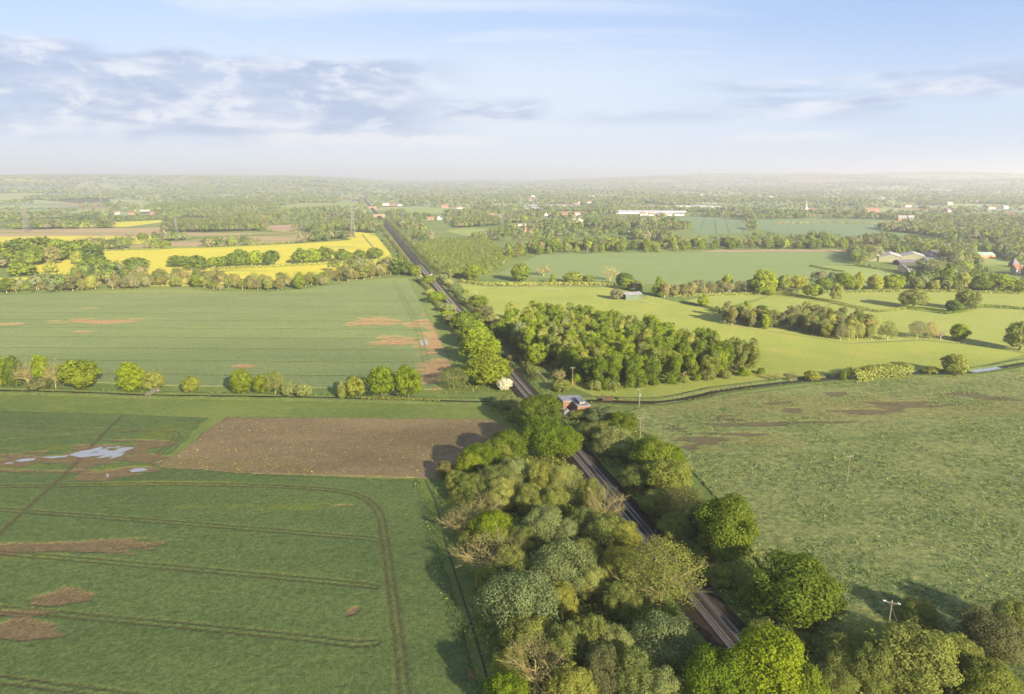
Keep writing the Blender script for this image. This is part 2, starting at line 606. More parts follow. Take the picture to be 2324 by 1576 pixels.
def proto(shape, lod, var):
    key = (shape, lod, var)
    if key not in PROTO:
        rng = np.random.default_rng(abs(hash(shape)) % 1000 * 0 + sum(map(ord, shape)) * 10 + lod * 3 + var)
        h, rad, ns, ss = SHAPES[shape]
        base = 'willow' if shape in ('twig', 'bare') else shape
        v, q, a = crown(base, h, rad, ns[lod], ss[lod], rng)
        cm = mesh_np('crown', v, q, [LEAF['oak']], {'var': a})
        tm = None
        if shape in ('twig', 'bare'):
            more = 4 if shape == 'bare' else 0
            tm = branches(h, rad * 1.1, rng, 0.30, (10 if lod < 2 else 8) + more, (5 if lod < 2 else 4) + more // 2, (5, 3, 1)[lod] + more // 4, (0.22, 0.27, 0.36)[lod], 1.0).mesh('trunk', [TWIG])
        elif shape == 'slim':
            tm = branches(h, rad * 0.9, rng, 0.6, 6, 1, 0, 0.17, 1.1, 4).mesh('trunk', [PALEBARK])
        elif shape != 'bush':
            tm = branches(h, rad, rng, 0.34, 7, 2, 0, 0.26, 0.9, 5).mesh('trunk', [BARK])
        PROTO[key] = (cm, tm)
    return PROTO[key]


TREES = []      # everything planted, for the undergrowth and the far wood to keep clear of


def plant(name, shape, leaf, x, y, h, rad, label, group=None, cat='tree', lod=None, z=0.0, bark=None):
    d = depth(x, y)
    if lod is None:
        lod = 0 if d < 330 else 1 if d < 760 else 2
    nv = (3, 4, 4)[lod]
    var = int(RNG.integers(nv))
    cm, tm = proto(shape, lod, var)
    h0, r0 = SHAPES[shape][:2]
    sc = (rad / r0, rad / r0, h / h0)
    if tm is None:                                   # low bush: leaves down to the ground
        o = link(name, cm, None, (x, y, z), RNG.uniform(0, 6.28), sc)
        o.material_slots[0].link = 'OBJECT'
        o.material_slots[0].material = LEAF[leaf]
    else:
        o = link(name, None, None, (x, y, z), RNG.uniform(0, 6.28), sc)
        c = link('crown', cm, o)
        c.material_slots[0].link = 'OBJECT'
        c.material_slots[0].material = LEAF[leaf]
        t = link('trunk', tm, o)
        if bark:
            t.material_slots[0].link = 'OBJECT'
            t.material_slots[0].material = bark
    TREES.append((x, y, rad))
    return tag(o, label, cat, group)


def by_top(u, v, wpx, h):
    """where a tree of height h stands whose top shows at (u, v), and its crown radius"""
    x, y = P(u, v, h * 0.93)
    return x, y, 0.5 * wpx * depth(x, y, h * 0.6) / FPX


def by_base(u, vt, vb, wpx):
    """tree whose top and foot both show"""
    x, y = P(u, vb - 0.06 * (vb - vt))
    d = depth(x, y)
    # height from the ray through the top
    b = (CY - vt) / FPX
    t = y / (cosP + b * sinP)
    h = CAM_H + t * (b * cosP - sinP)
    return x, y, max(h, 1.5), 0.5 * wpx * d / FPX


def strip_leaves(line, width, height, per_m, size, rng, taper=0.6):
    """leaf clumps of a hedge along a polyline"""
    pos, nrm = [], []
    for (x0, y0), (x1, y1) in zip(line[:-1], line[1:]):
        L = math.hypot(x1 - x0, y1 - y0)
        n = max(3, int(L * per_m))
        t = rng.random(n)
        ax = np.array([x1 - x0, y1 - y0]) / (L + 1e-9)
        side = rng.uniform(-1, 1, n)
        hh = height * (0.75 + 0.35 * vnoise((x0 + ax[0] * t * L) * 0.35, (y0 + ax[1] * t * L) * 0.35, 5))
        z = rng.random(n) ** 0.6 * hh
        wd = width * 0.5 * (1 - (1 - taper) * (z / height))
        onside = rng.random(n) < 0.55
        off = np.where(onside, np.sign(side) * wd, side * wd)
        z = np.where(onside, z, hh)
        p = np.c_[x0 + ax[0] * t * L - ax[1] * off, y0 + ax[1] * t * L + ax[0] * off, z]
        q = np.c_[-ax[1] * np.sign(off), ax[0] * np.sign(off), np.where(onside, 0.5, 2.5)]
        pos.append(p)
        nrm.append(q)
    pos, nrm = np.concatenate(pos), np.concatenate(nrm)
    nrm = nrm / np.linalg.norm(nrm, axis=1, keepdims=True) + rand_dir(len(pos), rng) * 0.5
    pos += rng.normal(0, size * 0.5, pos.shape)
    pos[:, 2] = np.maximum(pos[:, 2], size * 0.3)
    v, q = quads(pos, nrm, size * rng.uniform(0.6, 1.2, len(pos)), rng)
    return v, q, np.repeat(rng.random(len(pos)), 4)


def hedge(pts_px, width, height, label, leaf='olive', size=0.5, per_m=14, name='hedge', group=None):
    line = smooth_line(PP(pts_px), 5)
    v, q, a = strip_leaves(line, width, height, per_m, size, RNG)
    o = link(name, mesh_np(name, v, q, [LEAF[leaf]], {'var': a}))
    return tag(o, label, 'hedge', group)


def mass_trees(xs, ys, hs, rs, nq, ks, rng, weights=(4, 3, 3, 2, 2, 2, 1, .5), zs=None, tall=1.0, soft=0.6, tv=0.16):
    """many far trees: nq leaf clumps each -> verts, faces, tint, var"""
    T = len(xs)
    d = rng.normal(size=(T, nq, 3))
    d[:, :, 2] = np.abs(d[:, :, 2]) * 1.1 - 0.35 * np.abs(rng.normal(size=(T, nq)))
    d /= np.linalg.norm(d, axis=2, keepdims=True)
    ph = rng.uniform(0, 6.28, (T, 1))
    aa = np.arctan2(d[:, :, 1], d[:, :, 0])
    rr = (1 + 0.22 * np.sin(3 * aa + ph) + 0.15 * np.sin(5 * aa + 2 * ph)) * rng.uniform(0.72, 1.05, (T, nq))
    rz = hs * 0.5
    c = np.c_[xs, ys, hs * 0.5 + (0 if zs is None else zs)]
    pos = c[:, None, :] + d * rr[:, :, None] * np.stack([rs, rs, rz * tall], 1)[:, None, :]
    nrm = d + rng.normal(size=d.shape) * 0.22 + np.array([0.12, -0.2, 0.35]) * soft
    size = np.repeat(rs * ks, nq) * rng.uniform(0.6, 1.2, T * nq)
    v, q = quads(pos.reshape(-1, 3), nrm.reshape(-1, 3), size, rng)
    wv = np.array(weights, float)
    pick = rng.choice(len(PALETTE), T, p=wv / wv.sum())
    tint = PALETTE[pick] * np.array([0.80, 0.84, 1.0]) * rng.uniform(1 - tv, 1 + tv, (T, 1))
    return v, q, np.repeat(tint, nq * 4, axis=0), np.repeat(rng.random(T * nq), 4)


def join_np(parts):
    vs, qs, ts, ss, n = [], [], [], [], 0
    for v, q, t, a in parts:
        vs.append(v)
        qs.append(q + n)
        ts.append(t)
        ss.append(a)
        n += len(v)
    return np.concatenate(vs), np.concatenate(qs), np.concatenate(ts), np.concatenate(ss)

# ---------------------------------------------------------------- land
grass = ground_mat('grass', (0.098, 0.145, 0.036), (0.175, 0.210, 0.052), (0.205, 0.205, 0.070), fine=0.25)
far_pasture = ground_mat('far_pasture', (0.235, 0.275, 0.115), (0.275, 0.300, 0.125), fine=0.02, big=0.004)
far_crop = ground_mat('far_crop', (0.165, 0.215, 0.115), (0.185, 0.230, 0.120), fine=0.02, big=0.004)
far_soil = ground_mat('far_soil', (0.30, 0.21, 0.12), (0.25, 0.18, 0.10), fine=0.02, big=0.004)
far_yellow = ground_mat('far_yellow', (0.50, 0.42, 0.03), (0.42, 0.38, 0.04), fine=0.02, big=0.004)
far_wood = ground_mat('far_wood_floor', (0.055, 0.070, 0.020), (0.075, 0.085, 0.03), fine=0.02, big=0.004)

AZ = np.arange(-180, 181, 3.0)
RINGS = [4, 40, 90, 160, 260, 400, 560, 690, 820, 960, 1120, 1300, 1500, 1720, 1960, 2200, 2430]
while RINGS[-1] < 16000:
    RINGS.append(RINGS[-1] * 1.075)
RINGS[-1] = 16000
RINGS = np.array(RINGS)
NR, NA = len(RINGS), len(AZ)
rr, aa = np.meshgrid(RINGS, AZ, indexing='ij')
jr, ja = RNG.uniform(-1, 1, rr.shape), RNG.uniform(-1, 1, rr.shape)
farm = (rr > 2500) & (rr < 15900) & (np.abs(aa) < 70)
GR = rr * np.where(farm, 1 + 0.026 * jr, 1)
GA = np.where(farm, aa + 1.25 * ja, aa)
gx, gy = GR * np.sin(np.radians(GA)), GR * np.cos(np.radians(GA))
gz = hgt(gx, gy) - 0.03
gv = np.stack([gx, gy, gz], -1).reshape(-1, 3)
gf, gm, CELLS = [], [], []
for i in range(NR - 1):
    prev = 0
    for j in range(NA - 1):
        amid = 0.5 * (AZ[j] + AZ[j + 1])
        if RINGS[i] >= 690 and abs(amid) > 74:
            continue
        q = (i * NA + j, i * NA + j + 1, (i + 1) * NA + j + 1, (i + 1) * NA + j)
        mi = 0
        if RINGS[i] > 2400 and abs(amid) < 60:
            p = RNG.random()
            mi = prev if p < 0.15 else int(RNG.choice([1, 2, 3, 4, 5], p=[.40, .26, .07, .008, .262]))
            prev = mi
            CELLS.append((i, j, mi))
        gf.append(q[::-1])
        gm.append(mi)
gf = np.array(gf)
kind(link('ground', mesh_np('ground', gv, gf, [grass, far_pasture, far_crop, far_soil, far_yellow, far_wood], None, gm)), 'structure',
     'wide green plain of grass and far patchwork fields')

LIFT = [0.0]


def ragged(poly, amp=0.9, step=3.0, seed=5):
    """outline of a field with the small wobble a plough leaves"""
    out = []
    for (x0, y0), (x1, y1) in zip(poly, poly[1:] + poly[:1]):
        n = max(1, int(math.hypot(x1 - x0, y1 - y0) / step))
        for k in range(n):
            x, y = x0 + (x1 - x0) * k / n, y0 + (y1 - y0) * k / n
            a = fbm(np.array([x * .11]), np.array([y * .11]), seed, 4)[0] - .5
            b = fbm(np.array([x * .11]), np.array([y * .11]), seed + 50, 4)[0] - .5
            out.append((x + a * amp * 4, y + b * amp * 4))
    return out



def sheet(name, poly, mat, label, lift=None):
    """flat field: a polygon laid just above the ground"""
    LIFT[0] += 0.004
    z = 0.03 + LIFT[0] if lift is None else lift
    b = bmesh.new()
    f = b.faces.new([b.verts.new((x, y, z)) for x, y in poly])
    if f.normal.z < 0:
        f.normal_flip()
    f.normal_update()
    if f.normal.z < 0:
        f.normal_flip()
    bmesh.ops.triangulate(b, faces=[f])
    me = bpy.data.meshes.new(name)
    b.to_mesh(me)
    b.free()
    me.materials.append(mat)
    return kind(link(name, me), 'structure', label)


def grid_field(name, poly, cell, height, mats, label, soil=(), trams=(), tram_w=0.30, yellow=(), z0=0.04, maxaz=46):
    """field as a fine grid: crop height, bare patches and wheel tracks are real relief; polygon border is followed"""
    pa = np.array(poly)
    x0, y0 = pa.min(0) - cell
    x1, y1 = pa.max(0) + cell
    xs, ys = np.arange(x0, x1 + cell, cell), np.arange(y0, y1 + cell, cell)
    X, Y = np.meshgrid(xs, ys)
    nx, ny = len(xs), len(ys)
    X, Y = X.ravel(), Y.ravel()
    ins = in_poly(poly, X, Y) & (np.abs(np.degrees(np.arctan2(X, np.maximum(Y, 1)))) < maxaz)
    idx = np.arange(nx * ny).reshape(ny, nx)
    q = np.stack([idx[:-1, :-1], idx[:-1, 1:], idx[1:, 1:], idx[1:, :-1]], -1).reshape(-1, 4)
    q = q[ins[q].sum(1) >= 1]
    used = np.unique(q)
    # outside corners slide to the nearest border point
    out = used[~ins[used]]
    bx, by, bd = X[out].copy(), Y[out].copy(), np.full(len(out), 1e9)
    for i in range(len(poly)):
        (ax, ay), (cx, cy_) = poly[i - 1], poly[i]
        vx, vy = cx - ax, cy_ - ay
        t = np.clip(((X[out] - ax) * vx + (Y[out] - ay) * vy) / (vx * vx + vy * vy + 1e-9), 0, 1)
        px, py = ax + t * vx, ay + t * vy
        d = np.hypot(X[out] - px, Y[out] - py)
        c = d < bd
        bx[c], by[c], bd[c] = px[c], py[c], d[c]
    near = bd < 2.5 * cell
    edge = np.zeros(nx * ny, bool)
    edge[out] = True
    X[out[near]], Y[out[near]] = bx[near], by[near]
    remap = np.full(nx * ny, -1)
    remap[used] = np.arange(len(used))
    X, Y, edge = X[used], Y[used], edge[used]
    so = np.zeros(len(X))
    for (u, v, ru, rv, *st) in soil:
        cx, cyy = P(u, v)
        sx = ru * depth(cx, cyy) / FPX
        sy = 0.5 * abs(P(u, v - rv)[1] - P(u, v + rv)[1])
        sh = st[0] if st else 0.0
        d = np.hypot((X - cx - sh * (Y - cyy)) / sx, (Y - cyy) / sy)
        wv = fbm(X * 0.10, Y * 0.32, 21, 5) - 0.5
        so = np.maximum(so, sm(1.25, 0.75, d + wv * 2.2))
    ye = np.zeros(len(X))
    for (u, v, ru, rv) in yellow:
        cx, cyy = P(u, v)
        sx, sy = ru * depth(cx, cyy) / FPX, 0.5 * abs(P(u, v - rv)[1] - P(u, v + rv)[1])
        d = np.hypot((X - cx) / sx, (Y - cyy) / sy)
        ye = np.maximum(ye, sm(1.4, 0.4, d + (fbm(X * 0.08, Y * 0.2, 33, 4) - 0.5) * 1.6))
    tr = np.zeros(len(X))
    for ln in trams:
        pts, gap, tw = (ln, 0.9, tram_w) if not isinstance(ln, tuple) else (*ln, tram_w)[:3]
        pw = smooth_line(pts, 6)
        d = seg_dist(pw, X, Y)
        tr = np.maximum(tr, sm(tw + cell * 0.42, tw * 0.3, np.abs(d - gap)))
    hn = fbm(X * 0.9, Y * 0.9, 4, 3) - 0.5
    hb = fbm(X * 0.04, Y * 0.12, 8, 4)
    z = height * (0.8 + 0.5 * hn + 0.4 * (hb - .5)) * (1 - np.maximum(so, tr * 0.85)) + z0 + 0.05 * np.abs(hn) * so
    z[edge] = 0.0
    v = np.c_[X, Y, z]
    me = mesh_np(name, v, remap[q], mats, {'soil': so, 'tram': tr, 'yel': ye}, None, True)
    return kind(link(name, me), 'structure', label)


def crop_mat(name, a, b, soil, track, yel=(0.13, 0.17, 0.02), rows=None, big=0.02, speck=None, brk=0.8, hard=1.0, fw=0.45):
    m, t = newmat(name)
    p = pos_node(t)
    at = {k: t.n('ShaderNodeAttribute', attribute_name=k).outputs['Fac'] for k in ('soil', 'tram', 'yel')}
    f = t.m('ADD', t.m('MULTIPLY', t.noise(t.scale(p, (0.5, 1.6, 1)), big, 5.0, 0.6), 1.05 - fw), t.m('MULTIPLY', t.noise(p, 0.32, 6.0, 0.75), fw))
    col = t.mix(t.ramp(f, 0.38, 0.62), a, b)
    dk = t.noise(t.scale(p, (0.45, 1.5, 1)), 0.30, 7.0, 0.72)
    col = t.mix(t.ramp(dk, 0.55, 0.72, 0.0, 0.6), col, tuple(x * 0.45 for x in a))
    col = t.mix(t.m('MULTIPLY', at['yel'], t.ramp(t.noise(p, 0.25, 5.0, 0.75), 0.35, 0.65, 0.1, 0.85)), col, yel)
    n1 = t.noise(p, 1.7, 4.0, 0.75)
    n3 = t.noise(p, 0.35, 5.0, 0.7)
    sc_ = t.mix(t.ramp(n3, 0.3, 0.7), soil, tuple(x * 0.72 for x in soil))
    if speck:
        sc_ = t.mix(t.ramp(t.noise(p, 1.1, 2.0, 0.9), 0.70, 0.78, 0, 0.8), sc_, speck)
    s = t.ramp(t.m('ADD', at['soil'], t.m('MULTIPLY', t.m('SUBTRACT', t.m('ADD', t.m('MULTIPLY', n1, 0.5), t.m('MULTIPLY', n3, 0.5)), 0.5), brk * 1.5)), 0.38, 0.66, 0.0, hard)
    col = t.mix(s, col, sc_)
    tf = t.m('MULTIPLY', at['tram'], t.ramp(n3, 0.25, 0.65, 0.35, 0.95))
    col = t.mix(tf, col, track)
    hgt_ = n1
    if rows:
        rot = t.n('ShaderNodeVectorRotate', {'Vector': p, 'Angle': rows[0]}, rotation_type='Z_AXIS').outputs[0]
        wv = t.n('ShaderNodeTexWave', {'Vector': rot, 'Scale': rows[1], 'Distortion': 2.0, 'Detail': 3.0, 'Detail Scale': 0.6}).outputs[1]
        hgt_ = t.m('ADD', t.m('MULTIPLY', n1, 0.7), t.m('MULTIPLY', wv, 0.10))
        col = t.mix(1.0, col, t.n('ShaderNodeCombineColor', {i: t.ramp(wv, 0, 1, 0.965, 1.03) for i in range(3)}).outputs[0], 'MULTIPLY')
    mul = t.ramp(t.noise(p, 1.1, 5.0, 0.8), 0.28, 0.72, 0.58, 1.34)
    col = t.mix(1.0, col, t.n('ShaderNodeCombineColor', {i: mul for i in range(3)}).outputs[0], 'MULTIPLY')
    finish(t, col, 0.9, hgt_, 0.7, 0.4, 0.12)
    return m


def scatter_in(poly, n):
    pa = np.array(poly)
    x = RNG.uniform(pa[:, 0].min(), pa[:, 0].max(), n)
    y = pa[:, 1].min() + (pa[:, 1].max() - pa[:, 1].min()) * RNG.random(n) ** 1.5
    k = in_poly(poly, x, y)
    return x[k], y[k]


def pair(pts):
    return PP(pts)


# the near crop: dark green, wheel tracks in pairs, drowned bare patches
near_crop = crop_mat('near_crop', (0.082, 0.120, 0.036), (0.108, 0.146, 0.044), (0.190, 0.143, 0.068), (0.085, 0.068, 0.032),
                     (0.150, 0.175, 0.030), rows=(R(-13.6), 0.45), brk=1.3)
CROP_EDGE = [(362, 1062), (640, 1081), (950, 1092), (975, 1150), (995, 1240), (1030, 1360), (1065, 1480), (1100, 1620)]
NEAR_CROP = PP([(-420, 940), (0, 935), (280, 942), (472, 951), (420, 1005)] + CROP_EDGE + [(700, 1760), (-420, 1800)])
tram_px = [
    [(-60, 1155), (0, 1158), (400, 1188), (793, 1220), (850, 1226), (872, 1232)],
    [(-60, 1251), (0, 1256), (400, 1290), (793, 1326), (850, 1334)],
    [(-60, 1378), (0, 1383), (400, 1420), (700, 1450), (793, 1462), (850, 1461)],
    [(-60, 1538), (0, 1544), (233, 1574), (420, 1600), (700, 1640)],
    [(-60, 1104), (0, 1105), (360, 1100), (600, 1104), (760, 1114), (826, 1132), (858, 1165), (872, 1230), (890, 1360), (908, 1500), (920, 1640)],
    [(0, 968), (180, 975), (300, 977), (400, 985), (362, 1030)],
    [(0, 1002), (200, 985), (330, 978)],
]
path_px = [(-30, 1245), (0, 1213), (60, 1155), (161, 1063), (235, 985), (280, 942)]
grid_field('crop_field', ragged(NEAR_CROP, 0.5, 4.0), 0.55, 0.42, [near_crop], 'dark green young crop with paired wheel tracks and drowned brown patches',
           soil=[(150, 1241, 185, 15), (150, 1350, 52, 21), (70, 1393, 110, 8), (40, 1432, 75, 22), (235, 1036, 112, 30), (60, 1046, 120, 20), (330, 1010, 60, 12),
                 (235, 1083, 60, 12), (310, 1065, 60, 8), (790, 1150, 30, 2.5), (800, 1390, 10, 9, 0.3), (1072, 1530, 10, 16), (375, 1050, 18, 16, .6)],
           trams=[pair(t) if len(t) < 9 else (pair(t), 0.95, 0.5) for t in tram_px] + [(pair(path_px), 0.0, 1.0)], yellow=[(260, 1066, 90, 9), (40, 1062, 90, 9), (330, 1100, 200, 7), (600, 1152, 240, 7), (60, 1265, 90, 6), (120, 1018, 120, 8), (370, 985, 60, 22)])

# ploughed plot with weeds
plough = crop_mat('ploughed_soil', (0.150, 0.112, 0.054), (0.235, 0.178, 0.090), (0.21, 0.15, 0.10), (0.23, 0.17, 0.12),
                  (0.17, 0.15, 0.05), rows=(R(4), 0.55))
PLOT = PP([(370, 1066), (360, 1056), (440, 1003), (512, 948), (800, 949), (1120, 953), (1165, 985), (1080, 1060), (985, 1086), (640, 1077)])
grid_field('ploughed_field', ragged(PLOT), 0.7, 0.10, [plough], 'bare brown ploughed plot with scattered yellow weeds',
           trams=[(pair([(955, 1080), (985, 1052), (1050, 1020), (1085, 990)]), 0.9)], tram_w=0.5,
           yellow=[(520, 1055, 160, 14)])

# the crop beyond the ditch
mid_crop = crop_mat('mid_crop', (0.148, 0.188, 0.068), (0.175, 0.212, 0.078), (0.36, 0.24, 0.11), (0.075, 0.11, 0.035), (0.235, 0.255, 0.06))
MID = PP([(-420, 690), (-200, 679), (0, 671), (150, 665), (330, 657), (420, 655), (480, 662), (600, 664), (700, 655), (800, 640), (900, 630), (925, 632),
          (950, 672), (985, 740), (1012, 790), (1030, 835), (1035, 868), (1000, 886), (700, 882), (400, 877), (0, 861), (-420, 846)])
dl = np.array(P(794, 796)) - np.array(P(0, 791))
dl /= np.linalg.norm(dl)
rows_ = []
for k, v0 in enumerate((668, 681, 695, 711, 727, 745, 766, 791, 819, 850)):
    c0 = np.array(P(300, v0))
    rows_.append(([tuple(c0 - dl * 420), tuple(c0), tuple(c0 + dl * 300)], 0.9))
grid_field('green_crop_field', MID, 1.3, 0.45, [mid_crop], 'wide blue-green crop field with faint sprayer lines beyond the ditch',
           soil=[(225, 730, 100, 4.5), (20, 737, 34, 3), (188, 754, 22, 2), (852, 731, 56, 9), (895, 774, 50, 12), (985, 775, 40, 24), (990, 845, 40, 32), (560, 832, 30, 4),
                 (950, 735, 35, 8), (950, 650, 12, 6, -.4), (1000, 760, 14, 40, -.3), (210, 700, 20, 1.2), (905, 860, 20, 6)],
           trams=[(pair([(893, 638), (915, 680), (941, 730), (955, 771), (962, 800), (966, 822)]), 1.5),
                  (pair([(925, 632), (950, 676), (985, 742), (1012, 795), (1030, 840)]), 0.6)] + rows_, tram_w=0.25, yellow=[(300, 662, 500, 4), (850, 638, 120, 4)], maxaz=44)

# pastures east of the line
pasture_m = ground_mat('pasture', (0.205, 0.248, 0.050), (0.270, 0.295, 0.062), (0.290, 0.285, 0.066), big=0.02, fine=0.3, csize=0.03, clo=0.5, chi=0.7, bump=0.4)
PAST = PP([(1042, 642), (1110, 651), (1230, 651), (1400, 653), (1460, 668), (1530, 685), (1600, 700), (1640, 714), (1740, 752), (1860, 770), (1925, 781), (2000, 778), (2090, 773), (2200, 783),
           (2330, 803), (2290, 815), (2200, 838), (2130, 846), (2050, 845), (1900, 850), (1780, 862), (1600, 890), (1500, 908), (1360, 904), (1300, 880), (1240, 815), (1180, 770), (1100, 700), (1055, 660)])
sheet('pasture', PAST, pasture_m, 'smooth yellow-green pasture around the plantation')
paddock_m = ground_mat('paddock_grass', (0.225, 0.262, 0.062), (0.265, 0.290, 0.070), (0.185, 0.230, 0.058), big=0.03, fine=0.5, bump=0.5)
sheet('paddock', PP([(1550, 684), (1660, 664), (1860, 664), (2440, 661), (2440, 704), (2222, 697), (2145, 712), (2056, 700), (1988, 708), (1890, 688), (1813, 676), (1752, 669), (1640, 700)]),
      paddock_m, 'sunny paddock below the row of hedgerow oaks')
sheet('meadow', PP([(1735, 750), (1860, 769), (1925, 780), (2090, 771), (2200, 781), (2335, 801), (2460, 800), (2440, 707), (2222, 699), (2145, 714), (2056, 702), (1988, 710), (1890, 690)]),
      paddock_m, 'tussocky paddock with a dead tree in it')

sheet('pasture', PP([(1640, 701), (1700, 690), (1752, 670), (1815, 678), (1888, 689), (1800, 722), (1738, 749), (1690, 743), (1644, 735), (1632, 716)]), paddock_m, 'grass around the round copse')
wx, wy = scatter_in(PLOT, 900)
v, q = quads(np.c_[wx, wy, np.full(len(wx), .22)], np.c_[RNG.normal(0, .4, (len(wx), 2)), np.ones(len(wx))], RNG.uniform(.12, .30, len(wx)), RNG)
kind(link('weeds', mesh_np('weeds', v, q, [leaf_mat('yellow_weeds', (0.30, 0.29, 0.03), 0.2)], {'var': np.repeat(RNG.random(len(wx)), 4)})), 'stuff', 'scattered yellow weeds on the bare ploughed plot')

# rough wet meadow at the lower right: tussocks are real relief
rough = crop_mat('rough_meadow', (0.098, 0.138, 0.042), (0.228, 0.246, 0.082), (0.135, 0.095, 0.062), (0.11, 0.13, 0.03), (0.225, 0.190, 0.062), big=0.03, brk=2.2, hard=0.7, fw=0.78)


def tussock_field():
    poly = PP([(1395, 945), (1440, 930), (1490, 916), (1750, 888), (2040, 851), (2150, 856), (2480, 826), (2620, 1000), (2600, 1650), (1935, 1650), (1860, 1500), (1790, 1390), (1715, 1270), (1640, 1150), (1560, 1060), (1460, 985)])
    o = grid_field('rough_meadow', poly, 0.75, 0.30, [rough], 'rough tussocky wet meadow with bare peaty patches',
                   soil=[(1531, 972, 26, 8), (1655, 952, 30, 7), (1590, 1000, 45, 10), (1800, 934, 22, 5), (1890, 893, 24, 5), (2050, 920, 90, 8), (2190, 896, 60, 5), (1700, 965, 120, 5), (1870, 958, 90, 4),
                         (1560, 1015, 40, 8), (2250, 905, 60, 5), (1960, 935, 90, 5), (1660, 985, 60, 5), (1890, 1385, 26, 10), (1760, 915, 40, 3)],
                   yellow=[(1900, 925, 430, 26), (1690, 1000, 120, 14), (1610, 1020, 60, 9), (2260, 932, 60, 5), (1880, 945, 30, 4), (2130, 930, 40, 3), (1560, 1012, 40, 6)], maxaz=47)
    me = o.data
    n = len(me.vertices)
    co = np.empty(n * 3, np.float32)
    me.vertices.foreach_get('co', co)
    co = co.reshape(-1, 3)
    x, y = co[:, 0], co[:, 1]
    so = np.empty(n, np.float32)
    me.attributes['soil'].data.foreach_get('value', so)
    wet = sm(235, 300, y) * 0.65
    t = np.maximum(0, fbm(x * 0.62, y * 0.7, 60, 3) - 0.45) * 0.55 + 0.30 * np.maximum(0, vnoise(x * 1.1, y * 1.1, 61) - 0.45)
    co[:, 2] += (t * (1 - wet) * (1 - so)).astype(np.float32) * (co[:, 2] > 0.001) * 0.8
    # clumps of taller weeds and rushes
    n = 150000
    px = RNG.uniform(x.min(), x.max(), n)
    py = y.min() + (y.max() - y.min()) * RNG.random(n) ** 1.3
    dens = fbm(px * 0.07, py * 0.09, 90, 4)
    k = in_poly(poly, px, py) & (dens + RNG.normal(0, .05, n) > np.where(py > 250, .55, .44))
    px, py = px[k], py[k]
    v, q = quads(np.c_[px, py, RNG.uniform(.3, .75, len(px))], np.c_[RNG.normal(0, .45, (len(px), 2)), np.ones(len(px))], RNG.uniform(.10, .34, len(px)), RNG)
    tw = PALETTE[[0, 3, 5, 1, 5, 2]][RNG.integers(0, 6, len(px))] * np.array([.85, 1.05, 1.2]) * RNG.uniform(.55, 1.35, (len(px), 1))
    kind(link('meadow_weeds', mesh_np('meadow_weeds', v, q, [leaf_mat('meadow_weeds', (1, 1, 1), 0.25, 0.3, 0, tint=True)], {'var': np.repeat(RNG.random(len(px)), 4), 'tint': np.repeat(tw, 4, axis=0)})), 'stuff', 'clumps of rushes and weeds in the rough meadow')
    me.vertices.foreach_set('co', co.ravel())
    me.update()


tussock_field()

# fields further out, surveyed one by one
rape = ground_mat('rape_in_flower', (0.47, 0.41, 0.045), (0.40, 0.375, 0.05), (0.24, 0.27, 0.05), big=0.01, fine=0.12, csize=0.012, clo=0.56, chi=0.72, stretch=(0.4, 1.4, 1))
tan = ground_mat('dry_tilled_soil', (0.33, 0.245, 0.125), (0.27, 0.21, 0.11), (0.17, 0.19, 0.06), big=0.008, fine=0.15, csize=0.010, clo=0.48, chi=0.66, stretch=(0.4, 1.6, 1))
striped = ground_mat('striped_tilled_soil', (0.34, 0.24, 0.15), (0.28, 0.20, 0.13), big=0.01, fine=0.15)
bluecrop = ground_mat('blue_green_crop', (0.125, 0.185, 0.088), (0.140, 0.200, 0.094), (0.15, 0.21, 0.085), big=0.01, fine=0.15, stretch=(0.5, 1.5, 1))
greencrop = ground_mat('light_crop', (0.150, 0.205, 0.072), (0.180, 0.225, 0.080), (0.20, 0.24, 0.072), big=0.012, fine=0.2, stretch=(0.3, 2, 1))
lightgrass = ground_mat('light_pasture', (0.200, 0.250, 0.074), (0.235, 0.270, 0.080), big=0.01, fine=0.1)
